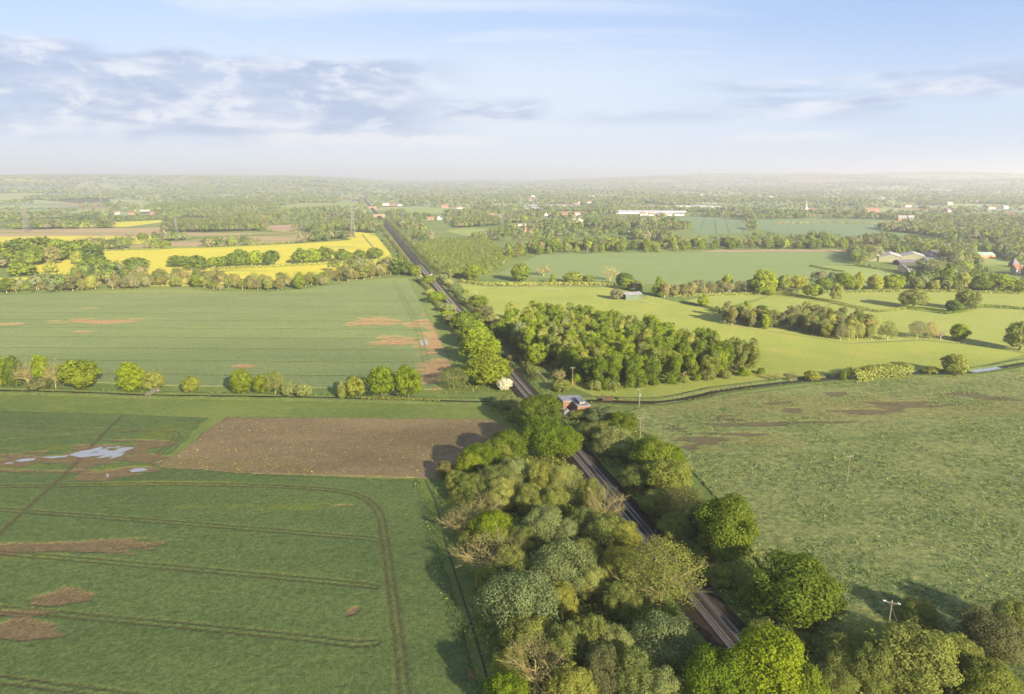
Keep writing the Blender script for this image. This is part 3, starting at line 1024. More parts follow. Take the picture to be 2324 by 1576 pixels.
FIELDS_PX = [
    ('rapeseed_field', rape, 'main yellow rapeseed field running to the railway', [(236, 570), (342, 566), (513, 561), (684, 553), (760, 548), (800, 545), (742, 536), (738, 528), (760, 525), (800, 526), (850, 531), (875, 560), (892, 586), (868, 592), (700, 604), (600, 612), (500, 616), (390, 622), (250, 625), (90, 622), (70, 606), (85, 598), (200, 584)]),
    ('rapeseed_field', rape, 'narrow yellow rapeseed strip behind the bare thicket', [(330, 640), (480, 626), (510, 617), (650, 604), (884, 592), (890, 602), (800, 612), (740, 620), (600, 640), (500, 648), (340, 650)]),
    ('rapeseed_field', rape, 'yellow rapeseed corner below the big oak clump', [(-200, 634), (0, 631), (174, 627), (160, 645), (110, 655), (-200, 668)]),
    ('rapeseed_field', rape, 'yellow rapeseed band under the tan field', [(-200, 541), (0, 537), (130, 536), (400, 537), (340, 551), (240, 563), (-200, 570)]),
    ('rapeseed_field', rape, 'small yellow rapeseed field by the round oak', [(165, 511), (250, 505), (365, 500), (374, 504), (290, 515), (220, 517), (168, 517)]),
    ('rapeseed_field', rape, 'thin distant yellow rapeseed stripe', [(70, 463), (180, 457), (260, 456), (380, 461), (250, 463.5), (75, 466)]),
    ('tilled_field', tan, 'tan and green tilled field before the oak wood', [(-200, 520), (0, 521), (310, 518), (365, 516), (400, 528), (500, 529), (600, 528), (700, 526), (640, 531), (500, 537), (400, 537), (130, 536), (-200, 540)]),
    ('tilled_field', tan, 'tan tilled strip between two dotted hedges', [(245, 566), (330, 553), (400, 548), (500, 539), (700, 531), (775, 527), (738, 532), (706, 547), (600, 554), (390, 562)]),
    ('tilled_field', striped, 'striped brown tilled plot beside the oak wood', [(598, 513), (690, 509), (702, 521), (640, 527), (600, 521)]),
    ('tilled_field', tan, 'distant tan strip under the conifers', [(-80, 453), (0, 452), (147, 450.5), (150, 454), (100, 458), (-80, 461)]),
    ('crop_field', bluecrop, 'distant blue-green crop strip before the pylons', [(-120, 468), (0, 467), (174, 467), (178, 472), (120, 476), (-120, 478)]),
    ('crop_field', bluecrop, 'blue-green crop wedge behind the hedge clumps', [(-20, 510), (50, 502), (137, 497), (140, 502), (60, 508), (0, 515)]),
    ('crop_field', bluecrop, 'small blue-green crop field before the dark barn', [(236, 489), (297, 487), (296, 495), (236, 499)]),
    ('pasture_field', lightgrass, 'pale green field beyond the railway scrub', [(612, 470), (650, 465), (720, 461), (790, 459), (822, 459), (812, 470), (700, 475), (640, 474)]),
    ('pasture_field', lightgrass, 'pale green field above the lineside wood', [(852, 474), (900, 471), (960, 470), (1030, 476), (1040, 480), (1010, 484), (920, 487), (880, 484)]),
    ('pasture_field', lightgrass, 'pale green paddock in front of the village sheds', [(1010, 523), (1060, 519), (1110, 521), (1150, 521), (1190, 512), (1240, 510), (1255, 514), (1220, 522), (1150, 528), (1110, 530), (1060, 536), (1030, 530)]),
    ('crop_field', greencrop, 'large light green crop field below the tree belt', [(1195, 592), (1222, 579), (1300, 577), (1530, 574), (1600, 571.5), (1770, 572), (1925, 573), (1942, 603), (1845, 605), (1907, 627), (1800, 643), (1600, 650), (1400, 641), (1250, 633), (1150, 625), (1130, 622)]),
    ('bare_strip', striped, 'bare soil strip along the tree belt', [(1590, 572), (1620, 568), (1770, 567), (1925, 567.5), (1926, 572.5), (1770, 571.5)]),
    ('crop_field', bluecrop, 'blue-green crop slope with tramlines below the terraced houses', [(1500, 493.5), (1600, 493), (1692, 500), (1700, 515), (1690, 530), (1600, 533), (1578, 530), (1565, 512)]),
    ('crop_field', bluecrop, 'blue-green crop field behind the tall pylon', [(1712, 499), (1850, 497), (2000, 499), (2062, 504), (2048, 511), (1990, 519), (2010, 528), (2130, 541), (2155, 553), (2050, 548), (1900, 541), (1780, 533), (1720, 520)]),
    ('pasture_field', lightgrass, 'thin yellowish field beside the long clipped hedge', [(2096, 543), (2130, 542), (2172, 551), (2150, 554)]),
    ('pasture_field', lightgrass, 'pale paddock in front of the large sheds', [(1848, 604.5), (1936, 604), (2000, 612), (2120, 634), (2112, 648), (1990, 650), (1920, 642), (1898, 624)]),
    ('pasture_field', lightgrass, 'garden lawn beside the manor house', [(2250, 640), (2330, 632), (2420, 632), (2420, 652), (2290, 652)]),
    ('pasture_field', lightgrass, 'lawn in front of the green-roofed hall', [(2190, 588), (2330, 585), (2420, 590), (2420, 602), (2260, 606), (2200, 600)]),
]
FIELD_POLYS = []
for nm, mt, lb, px in FIELDS_PX:
    wpoly = PP(px)
    FIELD_POLYS.append(wpoly)
    sheet(nm, wpoly, mt, lb)
FIELD_POLYS += [MID, PAST]
dark_track = solid('trodden_track', (0.05, 0.075, 0.03), 0.95)


def ribbon(pts, width, z):
    """flat strip following a line"""
    b = MB()
    p = [Vector((x, y, 0)) for x, y in pts]
    L = []
    for i, q in enumerate(p):
        d = (p[min(i + 1, len(p) - 1)] - p[max(i - 1, 0)]).normalized()
        n = Vector((-d.y, d.x, 0))
        wd = width[i] if isinstance(width, (list, np.ndarray)) else width
        L.append((q + n * wd * 0.5, q - n * wd * 0.5))
    for (a, c), (e, f) in zip(L[:-1], L[1:]):
        b.face([(a.x, a.y, z), (c.x, c.y, z), (f.x, f.y, z), (e.x, e.y, z)])
    return b


tl = MB()
for px in ([(1622, 497), (1626, 531)], [(1668, 499), (1688, 529)], [(1645, 498), (1656, 530)], [(1600, 497), (1590, 518)], [(822, 533), (845, 560), (862, 590)], [(800, 530), (806, 540)]):
    ln = PP(px)
    for off in (-1.0, 1.0):
        r_ = ribbon([(x + off, y) for x, y in ln], 0.9, 0.21)
        n0 = len(tl.v)
        tl.v += r_.v
        tl.f += [tuple(n0 + i for i in f) for f in r_.f]
        tl.mi += r_.mi
kind(link('wheel_tracks', tl.mesh('wheel_tracks', dark_track)), 'structure', 'dark paired wheel tracks in the far crops')

# ---------------------------------------------------------------- water
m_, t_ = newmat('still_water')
finish(t_, (0.26, 0.26, 0.255), 0.05, t_.noise(pos_node(t_), 1.5, 2.0), 0.03, 0.05, 1.0)  # whitish base colour carries part of the sky's reflection
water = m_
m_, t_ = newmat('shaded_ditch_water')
finish(t_, (0.012, 0.012, 0.008), 0.5, None, spec=0.1)  # shade of banks and trees put into the near-black colour
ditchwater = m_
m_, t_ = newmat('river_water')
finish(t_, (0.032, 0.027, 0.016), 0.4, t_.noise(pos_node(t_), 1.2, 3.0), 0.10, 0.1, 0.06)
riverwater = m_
DITCH = [(-420, 872), (-200, 880), (0, 887), (113, 890), (240, 894), (335, 898), (513, 900), (700, 903), (794, 905), (1000, 911), (1130, 914), (1200, 915)]
RIVER = [(1200, 915), (1290, 913), (1355, 911), (1430, 914), (1512, 913), (1589, 899), (1632, 889), (1721, 877), (1800, 868), (1892, 860), (1990, 852), (2076, 848), (2135, 848), (2190, 846), (2235, 841), (2268, 836), (2324, 826), (2420, 812)]
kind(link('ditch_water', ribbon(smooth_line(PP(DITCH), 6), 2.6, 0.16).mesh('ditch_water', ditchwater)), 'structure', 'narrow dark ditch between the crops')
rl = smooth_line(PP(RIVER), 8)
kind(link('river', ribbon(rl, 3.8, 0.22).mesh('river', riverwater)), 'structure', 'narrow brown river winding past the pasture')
kind(link('river', ribbon(smooth_line(PP([(2205, 845), (2235, 841), (2268, 836)]), 8), 4.2, 0.34).mesh('river', water)), 'structure', 'open reach of the river paled by a painted sky reflection')  # sheet laid over the river, sky reflection put into its pale colour
earth = ground_mat('bank_earth', (0.095, 0.110, 0.036), (0.105, 0.140, 0.040), (0.12, 0.085, 0.045), fine=0.6, csize=0.12)


def bank(name, line, off, wd, ht, label, seed):
    """raised earthen bank beside water"""
    p = [Vector((x, y, 0)) for x, y in line]
    vs, fs = [], []
    for i, q in enumerate(p):
        d = (p[min(i + 1, len(p) - 1)] - p[max(i - 1, 0)]).normalized()
        n = Vector((-d.y, d.x, 0))
        k = 0.75 + 0.5 * float(vnoise(np.array([q.x * 0.15]), np.array([q.y * 0.15]), seed)[0])
        for o_, z in ((off - wd * .5, 0), (off - wd * .22, ht * k), (off + wd * .22, ht * k * .9), (off + wd * .5, 0)):
            vs.append((q.x + n.x * o_, q.y + n.y * o_, z))
        if i:
            for j in range(3):
                a = 4 * (i - 1) + j
                fs.append((a, a + 4, a + 5, a + 1))
    kind(link(name, mesh_np(name, vs, np.array(fs), [earth], smooth=True)), 'structure', label)


verge = smooth_line([(x + 2.2, y + 1.0) for x, y in PP(CROP_EDGE[2:])], 8)
kind(link('verge_ditch', ribbon(verge, 0.55, 0.06).mesh('verge_ditch', solid('ditch_mud', (0.055, 0.062, 0.026), 0.95))), 'structure', 'dark dry ditch between crop verge and thicket')
dline = smooth_line(PP(DITCH), 8)
bank('ditch_bank', dline, -3.3, 4.2, 1.05, 'grassy bank on the near side of the ditch', 1)
bank('ditch_bank', dline, 3.4, 3.6, 0.8, 'grassy bank on the far side of the ditch', 2)
bank('river_bank', rl, -5.0, 4.5, 0.7, 'weedy river bank beside the rough meadow', 3)
bank('river_bank', rl, 4.8, 4.2, 1.0, 'cut earth river bank beside the pasture', 4)


def puddle(px, label, jag=0.25):
    pts = PP(px)
    out = []
    for i in range(len(pts)):
        a, b = np.array(pts[i]), np.array(pts[(i + 1) % len(pts)])
        for t in np.linspace(0, 1, 7, endpoint=False):
            q = a + (b - a) * t
            nv = vnoise(np.array([q[0] * 0.9]), np.array([q[1] * 0.5]), 77)[0] - 0.5
            out.append((q[0] + nv * jag * 6, q[1] + nv * jag * 3))
    o = sheet('puddle', out, water, label, 0.13)
    return o


puddle([(160, 1033), (175, 1026), (200, 1022), (225, 1016), (262, 1012), (303, 1013), (298, 1019), (280, 1026), (262, 1030), (288, 1026), (268, 1038), (246, 1043), (258, 1036), (232, 1040), (216, 1041), (238, 1034), (205, 1037), (178, 1040)],
       'large ragged puddle mirroring the sky in the drowned crop')
puddle([(88, 1039), (135, 1036), (160, 1034), (150, 1038), (118, 1041)], 'long thin puddle touching the large ragged puddle', 0.1)
puddle([(35, 1046), (52, 1042), (80, 1041), (74, 1046), (50, 1049)], 'pale blue puddle at the end of the drowned strip', 0.15)
puddle([(10, 1052), (32, 1050), (28, 1053), (12, 1054)], 'smallest thin puddle beyond the pale blue one', 0.08)
puddle([(292, 1069), (305, 1064), (325, 1063), (338, 1067), (322, 1071), (300, 1073)], 'oval puddle near the corner of the ploughed plot', 0.08)
puddle([(241, 1077), (247, 1076), (247, 1083), (242, 1084)], 'tiny puddle on the bare track below the oval one', 0.04)
puddle([(952, 771), (956, 770), (961, 780), (960, 786), (955, 784)], 'thin bright rut of water beside its twin in the far crop', 0.05)
puddle([(963, 770), (967, 770), (972, 779), (970, 785), (966, 783)], 'brighter rut of water nearer the railway', 0.05)

# ---------------------------------------------------------------- railway
A0 = np.array(P(1683, 1479))
A1 = np.array(P(1187.4, 885))
RD = (A1 - A0) / np.linalg.norm(A1 - A0)
RN = np.array([RD[1], -RD[0]])         # to the right of the line
RZ = math.atan2(RD[1], RD[0])
ballast_m = ground_mat('ballast', (0.034, 0.026, 0.018), (0.048, 0.037, 0.026), (0.022, 0.018, 0.014), big=0.05, fine=1.6, bump=0.4, bscale=4.0, csize=0.3)
rail_m = solid('rail_steel', (0.55, 0.56, 0.60), 0.28, 0.5, 0.8, 0.1)
rust_m = solid('conductor_steel', (0.16, 0.115, 0.09), 0.55, 0.4, 0.5, 0.15)
sleeper_m = solid('sleeper_concrete', (0.105, 0.094, 0.080), 0.9, vary=0.2)


def along(t, off=0.0):
    return tuple(A0 + RD * t + RN * off)


T0, T1 = -75.0, 9500.0
prof = [(-6.2, 0.0), (-4.3, 0.42), (4.3, 0.42), (6.2, 0.0)]
vs, fs = [], []
stations = np.concatenate([np.arange(T0, 900, 6.0), np.arange(900, T1, 120.0)])
for i, t in enumerate(stations):
    for o_, z in prof:
        wob_ = 0.25 * math.sin(t * 0.35 + o_) if abs(o_) > 5 else 0.0
        x, y = along(t, o_ + wob_)
        vs.append((x, y, z + 0.03))
    if i:
        for j in range(3):
            a = 4 * (i - 1) + j
            fs.append((a, a + 1, a + 5, a + 4))
kind(link('railway_ballast', mesh_np('railway_ballast', vs, np.array(fs), [ballast_m])), 'structure', 'brown stone ballast bed of the straight double railway')


def bar(w_, h_, L, mat, name):
    return MB().box((L / 2, 0, 0), (L, w_, h_)).mesh(name, mat)


LEN = 6500.0
rail_me = bar(0.10, 0.17, LEN, rail_m, 'rail')
cond_me = bar(0.10, 0.14, LEN, rust_m, 'conductor_rail')
sl_me = MB().box((0, 0, 0), (0.26, 2.5, 0.13), top=0.94).mesh('sleeper', sleeper_m)
for off, cside, lb in ((-1.75, -1, 'railway track on the side of the crop fields'), (1.75, 1, 'railway track on the side of the brick hut')):
    x, y = along(T0, off)
    tr = tag(link('railway_track', None, None, (x, y, 0.45), RZ), lb, 'railway track', 'two parallel railway tracks')
    for s in (-0.7525, 0.7525):
        link('rail', rail_me, tr, (0, s, 0.14))
    link('conductor_rail', cond_me, tr, (0, -cside * 1.16, 0.17))
    # the hundred sleepers that show largest, the rest as one
    first = 75.0 - 8
    k0 = int(first / 0.66)
    for k in range(100):
        link('sleeper', sl_me, tr, (first + 0.66 * k, 0, 0.02))
    b = MB()
    for k in list(range(0, k0 - 1)) + list(range(k0 + 101, 1250)):
        b.box((first + 0.66 * (k - k0), 0, 0.02), (0.26, 2.5, 0.13))
    kind(link('sleepers', b.mesh('sleepers', sleeper_m), tr), 'stuff')

# ---------------------------------------------------------------- trees: thicket between the near crop and the line
# (name, shape, leaf colour, u, v of the top, apparent width, height m, words)
THICKET = [
    ('oak_tree', 'round', 'deep', 1226, 902, 108, 14, 'tall dark green oak overhanging the track opposite the brick hut'),
    ('oak_tree', 'oak', 'bright', 1240, 957, 112, 13, 'broad vivid yellow-green oak just in front of the dark oak by the hut'),
    ('oak_tree', 'oak', 'bright', 1279, 972, 78, 11, 'bright oak leaning over the rails next to the broad vivid one'),
    ('oak_tree', 'round', 'oak', 1152, 981, 88, 11, 'mid green oak at the ploughed plot end of the thicket'),
    ('maple_tree', 'round', 'yellow', 1134, 1000, 72, 9, 'yellow-green maple below the mid green oak at the plot'),
    ('oak_tree', 'oak', 'bright', 1094, 1013, 84, 10, 'bright green oak nearest the ploughed plot'),
    ('oak_tree', 'round', 'oak', 1066, 1026, 70, 9, 'small round green tree at the corner of the ploughed plot'),
    ('bush', 'willow', 'brown', 1008, 1049, 44, 5, 'lone yellowish bush on the corner of the ploughed plot'),
    ('willow_tree', 'willow', 'grey', 1167, 1042, 76, 10, 'domed grey-green willow below the bright oaks'),
    ('willow_tree', 'willow', 'olive', 1122, 1062, 92, 10, 'wide dull olive willow in the upper thicket'),
    ('maple_tree', 'round', 'yellow', 1068, 1078, 66, 8, 'pale yellow-green maple at the crop edge of the thicket'),
    ('maple_tree', 'round', 'olive', 1036, 1072, 56, 7, 'small olive maple bordering the crop corner'),
    ('willow_tree', 'willow', 'olive', 1238, 1056, 80, 10, 'feathery olive willow behind the white-stemmed birch'),
    ('birch_tree', 'twig', 'grey', 1290, 1056, 84, 12, 'feathery birch with pale stems beside the rails'),
    ('ash_tree', 'bare', 'brown', 1095, 1126, 108, 10, 'broad half-bare brown ash in the middle of the thicket edge'),
    ('willow_tree', 'willow', 'grey', 1142, 1090, 84, 9, 'grey willow behind the half-bare brown ash'),
    ('willow_tree', 'willow', 'olive', 1204, 1104, 84, 9, 'olive willow in the thicket centre under the feathery one'),
    ('willow_tree', 'willow', 'olive', 1258, 1110, 70, 9, 'dark olive willow just below the pale-stemmed birch'),
    ('ash_tree', 'bare', 'pale', 1376, 1104, 98, 12, 'bare straw-coloured ash leaning over the track'),
    ('willow_tree', 'willow', 'olive', 1340, 1092, 64, 9, 'leafy olive willow behind the bare straw-coloured ash'),
    ('willow_tree', 'willow', 'grey', 1236, 1155, 98, 10, 'tall pale grey willow in the heart of the thicket'),
    ('oak_tree', 'round', 'bright', 1116, 1170, 96, 9, 'isolated bright green oak among twiggy grey trees'),
    ('ash_tree', 'bare', 'brown', 1042, 1148, 82, 9, 'twiggy brown ash hanging over the crop verge'),
    ('willow_tree', 'willow', 'grey', 1284, 1184, 64, 8, 'small grey willow beside the tall pale one'),
    ('willow_tree', 'willow', 'olive', 1326, 1160, 76, 9, 'shaded olive willow near the rails'),
    ('willow_tree', 'willow', 'olive', 1375, 1170, 102, 10, 'spreading olive willow touching the rails below the bare ash'),
    ('alder_tree', 'round', 'olive', 1414, 1186, 80, 9, 'olive alder pushing its crown over the rails'),
    ('ash_tree', 'bare', 'pale', 1110, 1214, 150, 11, 'large yellowish twiggy ash at the bend of the crop verge'),
    ('willow_tree', 'willow', 'olive', 1156, 1246, 92, 9, 'soft olive willow against the yellowish twiggy ash'),
    ('willow_tree', 'wide', 'grey', 1280, 1252, 152, 10, 'very wide dark grey-green willow dome in the thicket'),
    ('willow_tree', 'willow', 'grey', 1342, 1290, 82, 8, 'small blue-grey willow on the flank of the wide dome'),
    ('ash_tree', 'twig', 'lime', 1505, 1236, 200, 15, 'huge round yellow-green ash full of bare branches beside the rails'),
    ('willow_tree', 'wide', 'grey', 1180, 1318, 188, 12, 'huge silvery willow above the crop ditch'),
    ('willow_tree', 'willow', 'olive', 1204, 1404, 130, 9, 'low olive willow at the foot of the huge silvery willow'),
    ('willow_tree', 'willow', 'olive', 1286, 1424, 110, 10, 'lumpy light olive willow in the lower thicket'),
    ('willow_tree', 'willow', 'olive', 1348, 1408, 82, 10, 'upright olive willow between two lumpy ones'),
    ('willow_tree', 'willow', 'grey', 1392, 1428, 92, 9, 'grey-green willow left of the huge round ash'),
    ('ash_tree', 'bare', 'pale', 1213, 1452, 150, 12, 'big bare fawn ash with bundles of pale stems'),
    ('alder_tree', 'willow', 'brown', 1368, 1470, 92, 11, 'brownish catkin-laden alder in the lower thicket'),
    ('willow_tree', 'wide', 'grey', 1512, 1420, 160, 9, 'broad grey-green willow at the foot of the huge round ash'),
    ('willow_tree', 'willow', 'olive', 1440, 1484, 112, 10, 'green willow with upright plumes at the frame bottom'),
    ('oak_tree', 'oak', 'bright', 1150, 1538, 100, 9, 'small vivid yellow-green oak by the crop ditch at the bottom'),
    ('willow_tree', 'willow', 'olive', 1300, 1520, 110, 9, 'olive willow behind the bare fawn ash stems'),
    ('willow_tree', 'willow', 'grey', 1500, 1530, 120, 8, 'dull grey willow at the bottom beside the bright lime oak'),
    ('willow_tree', 'willow', 'olive', 1160, 1480, 84, 7, 'low olive willow on the edge of the crop ditch'),
    ('willow_tree', 'willow', 'olive', 1110, 1290, 70, 7, 'small olive willow on the edge beside the yellowish ash'),
    ('willow_tree', 'willow', 'olive', 1270, 1330, 90, 7, 'shaded green willow inside the thicket hollow'),
    ('willow_tree', 'willow', 'olive', 1410, 1330, 90, 8, 'shaded green willow beside the huge round ash'),
    ('willow_tree', 'willow', 'olive', 1190, 1200, 80, 7, 'shaded olive willow behind the bright isolated oak'),
    ('willow_tree', 'willow', 'olive', 1330, 1230, 80, 7, 'dark leafy willow behind the very wide dome'),
    ('willow_tree', 'willow', 'olive', 1400, 1250, 80, 7, 'dark leafy willow between the alder and the huge round ash'),
    ('bush', 'bush', 'olive', 1040, 1110, 44, 4, 'olive bush at the very corner of the crop field'),
    ('bush', 'bush', 'olive', 1062, 1210, 50, 4, 'olive bush beside the verge ditch near the twiggy ash'),
]
# trees between the line and the rough meadow
RIGHTBELT = [
    ('bush', 'willow', 'olive', 1324, 930, 62, 4.2, 'rounded olive bush against the brick hut'),
    ('willow_tree', 'willow', 'grey', 1374, 926, 86, 7, 'silvery willow just behind the rounded bush at the hut'),
    ('oak_tree', 'oak', 'oak', 1413, 940, 72, 8, 'bright green oak standing out among grey willows'),
    ('willow_tree', 'willow', 'olive', 1352, 962, 74, 6, 'olive willow between the hut and the large grey willow'),
    ('willow_tree', 'willow', 'grey', 1396, 978, 104, 9, 'large silvery grey willow near the hut'),
    ('willow_tree', 'willow', 'olive', 1440, 1010, 70, 6, 'low olive willow between the grey willow and the tall green tree'),
    ('alder_tree', 'round', 'oak', 1481, 998, 104, 12, 'tall dense green alder beside the meadow'),
    ('oak_tree', 'oak', 'bright', 1518, 1014, 72, 9, 'vivid green oak tucked behind the tall alder'),
    ('maple_tree', 'round', 'yellow', 1518, 1050, 108, 11, 'rounded golden-green maple in front of the tall alder'),
    ('ash_tree', 'twig', 'brown', 1556, 1111, 112, 11, 'brownish thin-leaved ash beyond the golden maple'),
    ('maple_tree', 'oak', 'oak', 1656, 1140, 136, 16, 'tall pyramid-shaped fresh green maple alone by the line'),
    ('bush', 'bush', 'olive', 1600, 1240, 60, 4, 'dark bramble bush at the foot of the tall green maple'),
    ('oak_tree', 'round', 'oak', 1811, 1287, 206, 13, 'big round deep green oak showing its limbs on the meadow edge'),
    ('bush', 'bush', 'olive', 1714, 1330, 70, 3.5, 'dark bramble bush between the maple and the big round oak'),
    ('oak_tree', 'oak', 'bright', 1758, 1459, 180, 14, 'lime green oak filling the bottom edge over the railway'),
    ('oak_tree', 'oak', 'bright', 1632, 1492, 150, 12, 'lime green oak crown at the bottom over the rails'),
    ('oak_tree', 'round', 'oak', 1822, 1516, 120, 11, 'green oak crown beside the lime oaks at the bottom edge'),
    ('bush', 'willow', 'olive', 2089, 1369, 84, 5, 'soft green shrub on the meadow behind the near pole'),
    ('ash_tree', 'bare', 'olive', 1962, 1405, 100, 9, 'spindly bare tree in front of the near wooden pole'),
    ('sycamore_tree', 'round', 'olive', 2075, 1437, 190, 11, 'big yellow-green sycamore at the bottom beside the near pole'),
    ('sycamore_tree', 'willow', 'olive', 1990, 1475, 110, 9, 'olive sycamore under the spindly bare tree'),
    ('hazel_tree', 'willow', 'brown', 2262, 1405, 150, 9, 'bronze-leaved hazel at the lower corner of the meadow'),
    ('hazel_tree', 'willow', 'olive', 2315, 1370, 100, 8, 'green hazel behind the bronze-leaved one'),
    ('maple_tree', 'round', 'yellow', 2250, 1512, 130, 8, 'golden maple below the bronze-leaved hazel'),
    ('bush', 'willow', 'olive', 1900, 1520, 100, 5, 'dark thicket bush beside the lime oaks'),
    ('willow_tree', 'willow', 'olive', 1448, 1062, 84, 7, 'olive willow below the large silvery willow, tight by the rail verge'),
    ('willow_tree', 'willow', 'olive', 1490, 1118, 84, 7, 'shaded olive willow in front of the golden maple by the rail verge'),
    ('willow_tree', 'willow', 'olive', 1536, 1172, 84, 7, 'dull olive willow before the brownish ash by the rail verge'),
    ('willow_tree', 'willow', 'brown', 1606, 1150, 96, 9, 'brownish sallow between the brownish ash and the tall fresh maple'),
    ('bush', 'bush', 'olive', 1578, 1216, 80, 4, 'bramble mound by the rail verge short of the tall fresh maple'),
    ('bush', 'bush', 'olive', 1650, 1290, 90, 4, 'bramble mound under the tall fresh maple'),
    ('bush', 'bush', 'olive', 1760, 1420, 110, 4, 'bramble mound by the rail verge under the big round oak'),
    ('willow_tree', 'willow', 'olive', 1920, 1462, 110, 7, 'shaded willow between the big round oak and the spindly tree'),
    ('willow_tree', 'willow', 'olive', 2180, 1452, 110, 8, 'olive willow between the sycamore and the bronze hazel'),
]
# trees along both sides of the line further up
MIDBELT = [
    ('oak_tree', 'round', 'oak', 973, 625, 30, 10, 'slim green oak beside the white signal box'),
    ('bush', 'willow', 'grey', 952, 627, 20, 6, 'small grey bush behind the slim lineside oak'),
    ('bush', 'willow', 'grey', 976, 657, 24, 6, 'grey bush between two lineside oaks'),
    ('oak_tree', 'oak', 'bright', 992, 664, 46, 10, 'spreading bright oak casting a round shadow on the crop'),
    ('bush', 'willow', 'grey', 1015, 690, 44, 7, 'wide grey willow bush hiding the rails'),
    ('oak_tree', 'round', 'bright', 1018, 706, 38, 7, 'small vivid green tree between two grey bushes'),
    ('bush', 'willow', 'brown', 1025, 715, 42, 7, 'brownish grey bush above the row of four oaks'),
    ('oak_tree', 'oak', 'oak', 1060, 712, 74, 15, 'uppermost of the four big lineside oaks'),
    ('oak_tree', 'oak', 'bright', 1080, 740, 78, 16, 'second of the four big lineside oaks going down'),
    ('oak_tree', 'oak', 'bright', 1094, 768, 92, 17, 'third of the four big lineside oaks going down'),
    ('oak_tree', 'oak', 'oak', 1108, 812, 106, 15.5, 'lowest and largest of the four big lineside oaks'),
    ('oak_tree', 'round', 'oak', 1086, 671, 44, 11, 'round bright oak on the pasture side of the line'),
    ('bush', 'willow', 'brown', 1101, 697, 44, 8, 'brown-grey bush on the pasture side below the round oak'),
    ('bush', 'willow', 'grey', 1056, 666, 28, 6, 'small grey bush on the pasture side'),
    ('bush', 'round', 'oak', 1056, 657, 20, 6, 'small green bush in the pasture corner'),
    ('bush', 'willow', 'olive', 1031, 650, 26, 6, 'olive bush at the pasture gate'),
    ('bush', 'willow', 'grey', 1018, 635, 24, 6, 'grey bush by the pasture fence end'),
    ('bush', 'willow', 'grey', 1006, 623, 22, 6, 'pale grey bush opposite the white signals'),
    ('oak_tree', 'round', 'oak', 1156, 722, 62, 17, 'tall dense oak standing apart between the line and the plantation'),
    ('oak_tree', 'round', 'deep', 1128, 731, 42, 14, 'darker oak half hidden by the tall dense one'),
    ('bush', 'willow', 'brown', 1110, 722, 34, 6, 'brown bush at the foot of the darker oak'),
    ('oak_tree', 'round', 'bright', 1218, 781, 56, 14, 'egg-shaped bright oak in the grassy gap by the plantation'),
    ('bush', 'bush', 'brown', 1163, 806, 26, 3.5, 'brown scrub bush beside the rails'),
    ('bush', 'willow', 'olive', 1207, 832, 30, 5, 'olive bush under the egg-shaped oak'),
    ('hawthorn_bush', 'round', 'pale', 1268, 840, 34, 6, 'cream-flowered hawthorn in the grass behind the brick hut'),
    ('bush', 'willow', 'olive', 1274, 864, 50, 6, 'feathery olive bush behind the brick hut'),
    ('hawthorn_bush', 'round', 'white', 1144, 858, 38, 7, 'hawthorn in full white blossom at the ditch crossing'),
    ('ash_tree', 'twig', 'olive', 1030, 836, 82, 11, 'thin olive ash at the ditch between bright oaks'),
    ('willow_tree', 'willow', 'grey', 1150, 898, 66, 7, 'dull grey willow at the ditch opposite the hut'),
    ('bush', 'willow', 'olive', 1172, 930, 40, 5, 'dark shrub between the grey willow and the dark oak'),
]
for nm, sh, lf, u, v, wpx, h, lb in THICKET + RIGHTBELT + MIDBELT:
    if (nm, sh, lf, u, v, wpx, h, lb) in THICKET + RIGHTBELT:
        h *= 1.22
    x, y, rad = by_top(u, v, wpx, h)
    plant(nm, sh, lf, x, y, h, rad, lb, None, 'bush' if 'bush' in nm else 'tree', bark=TWIG if sh == 'twig' and lf != 'pale' else None)

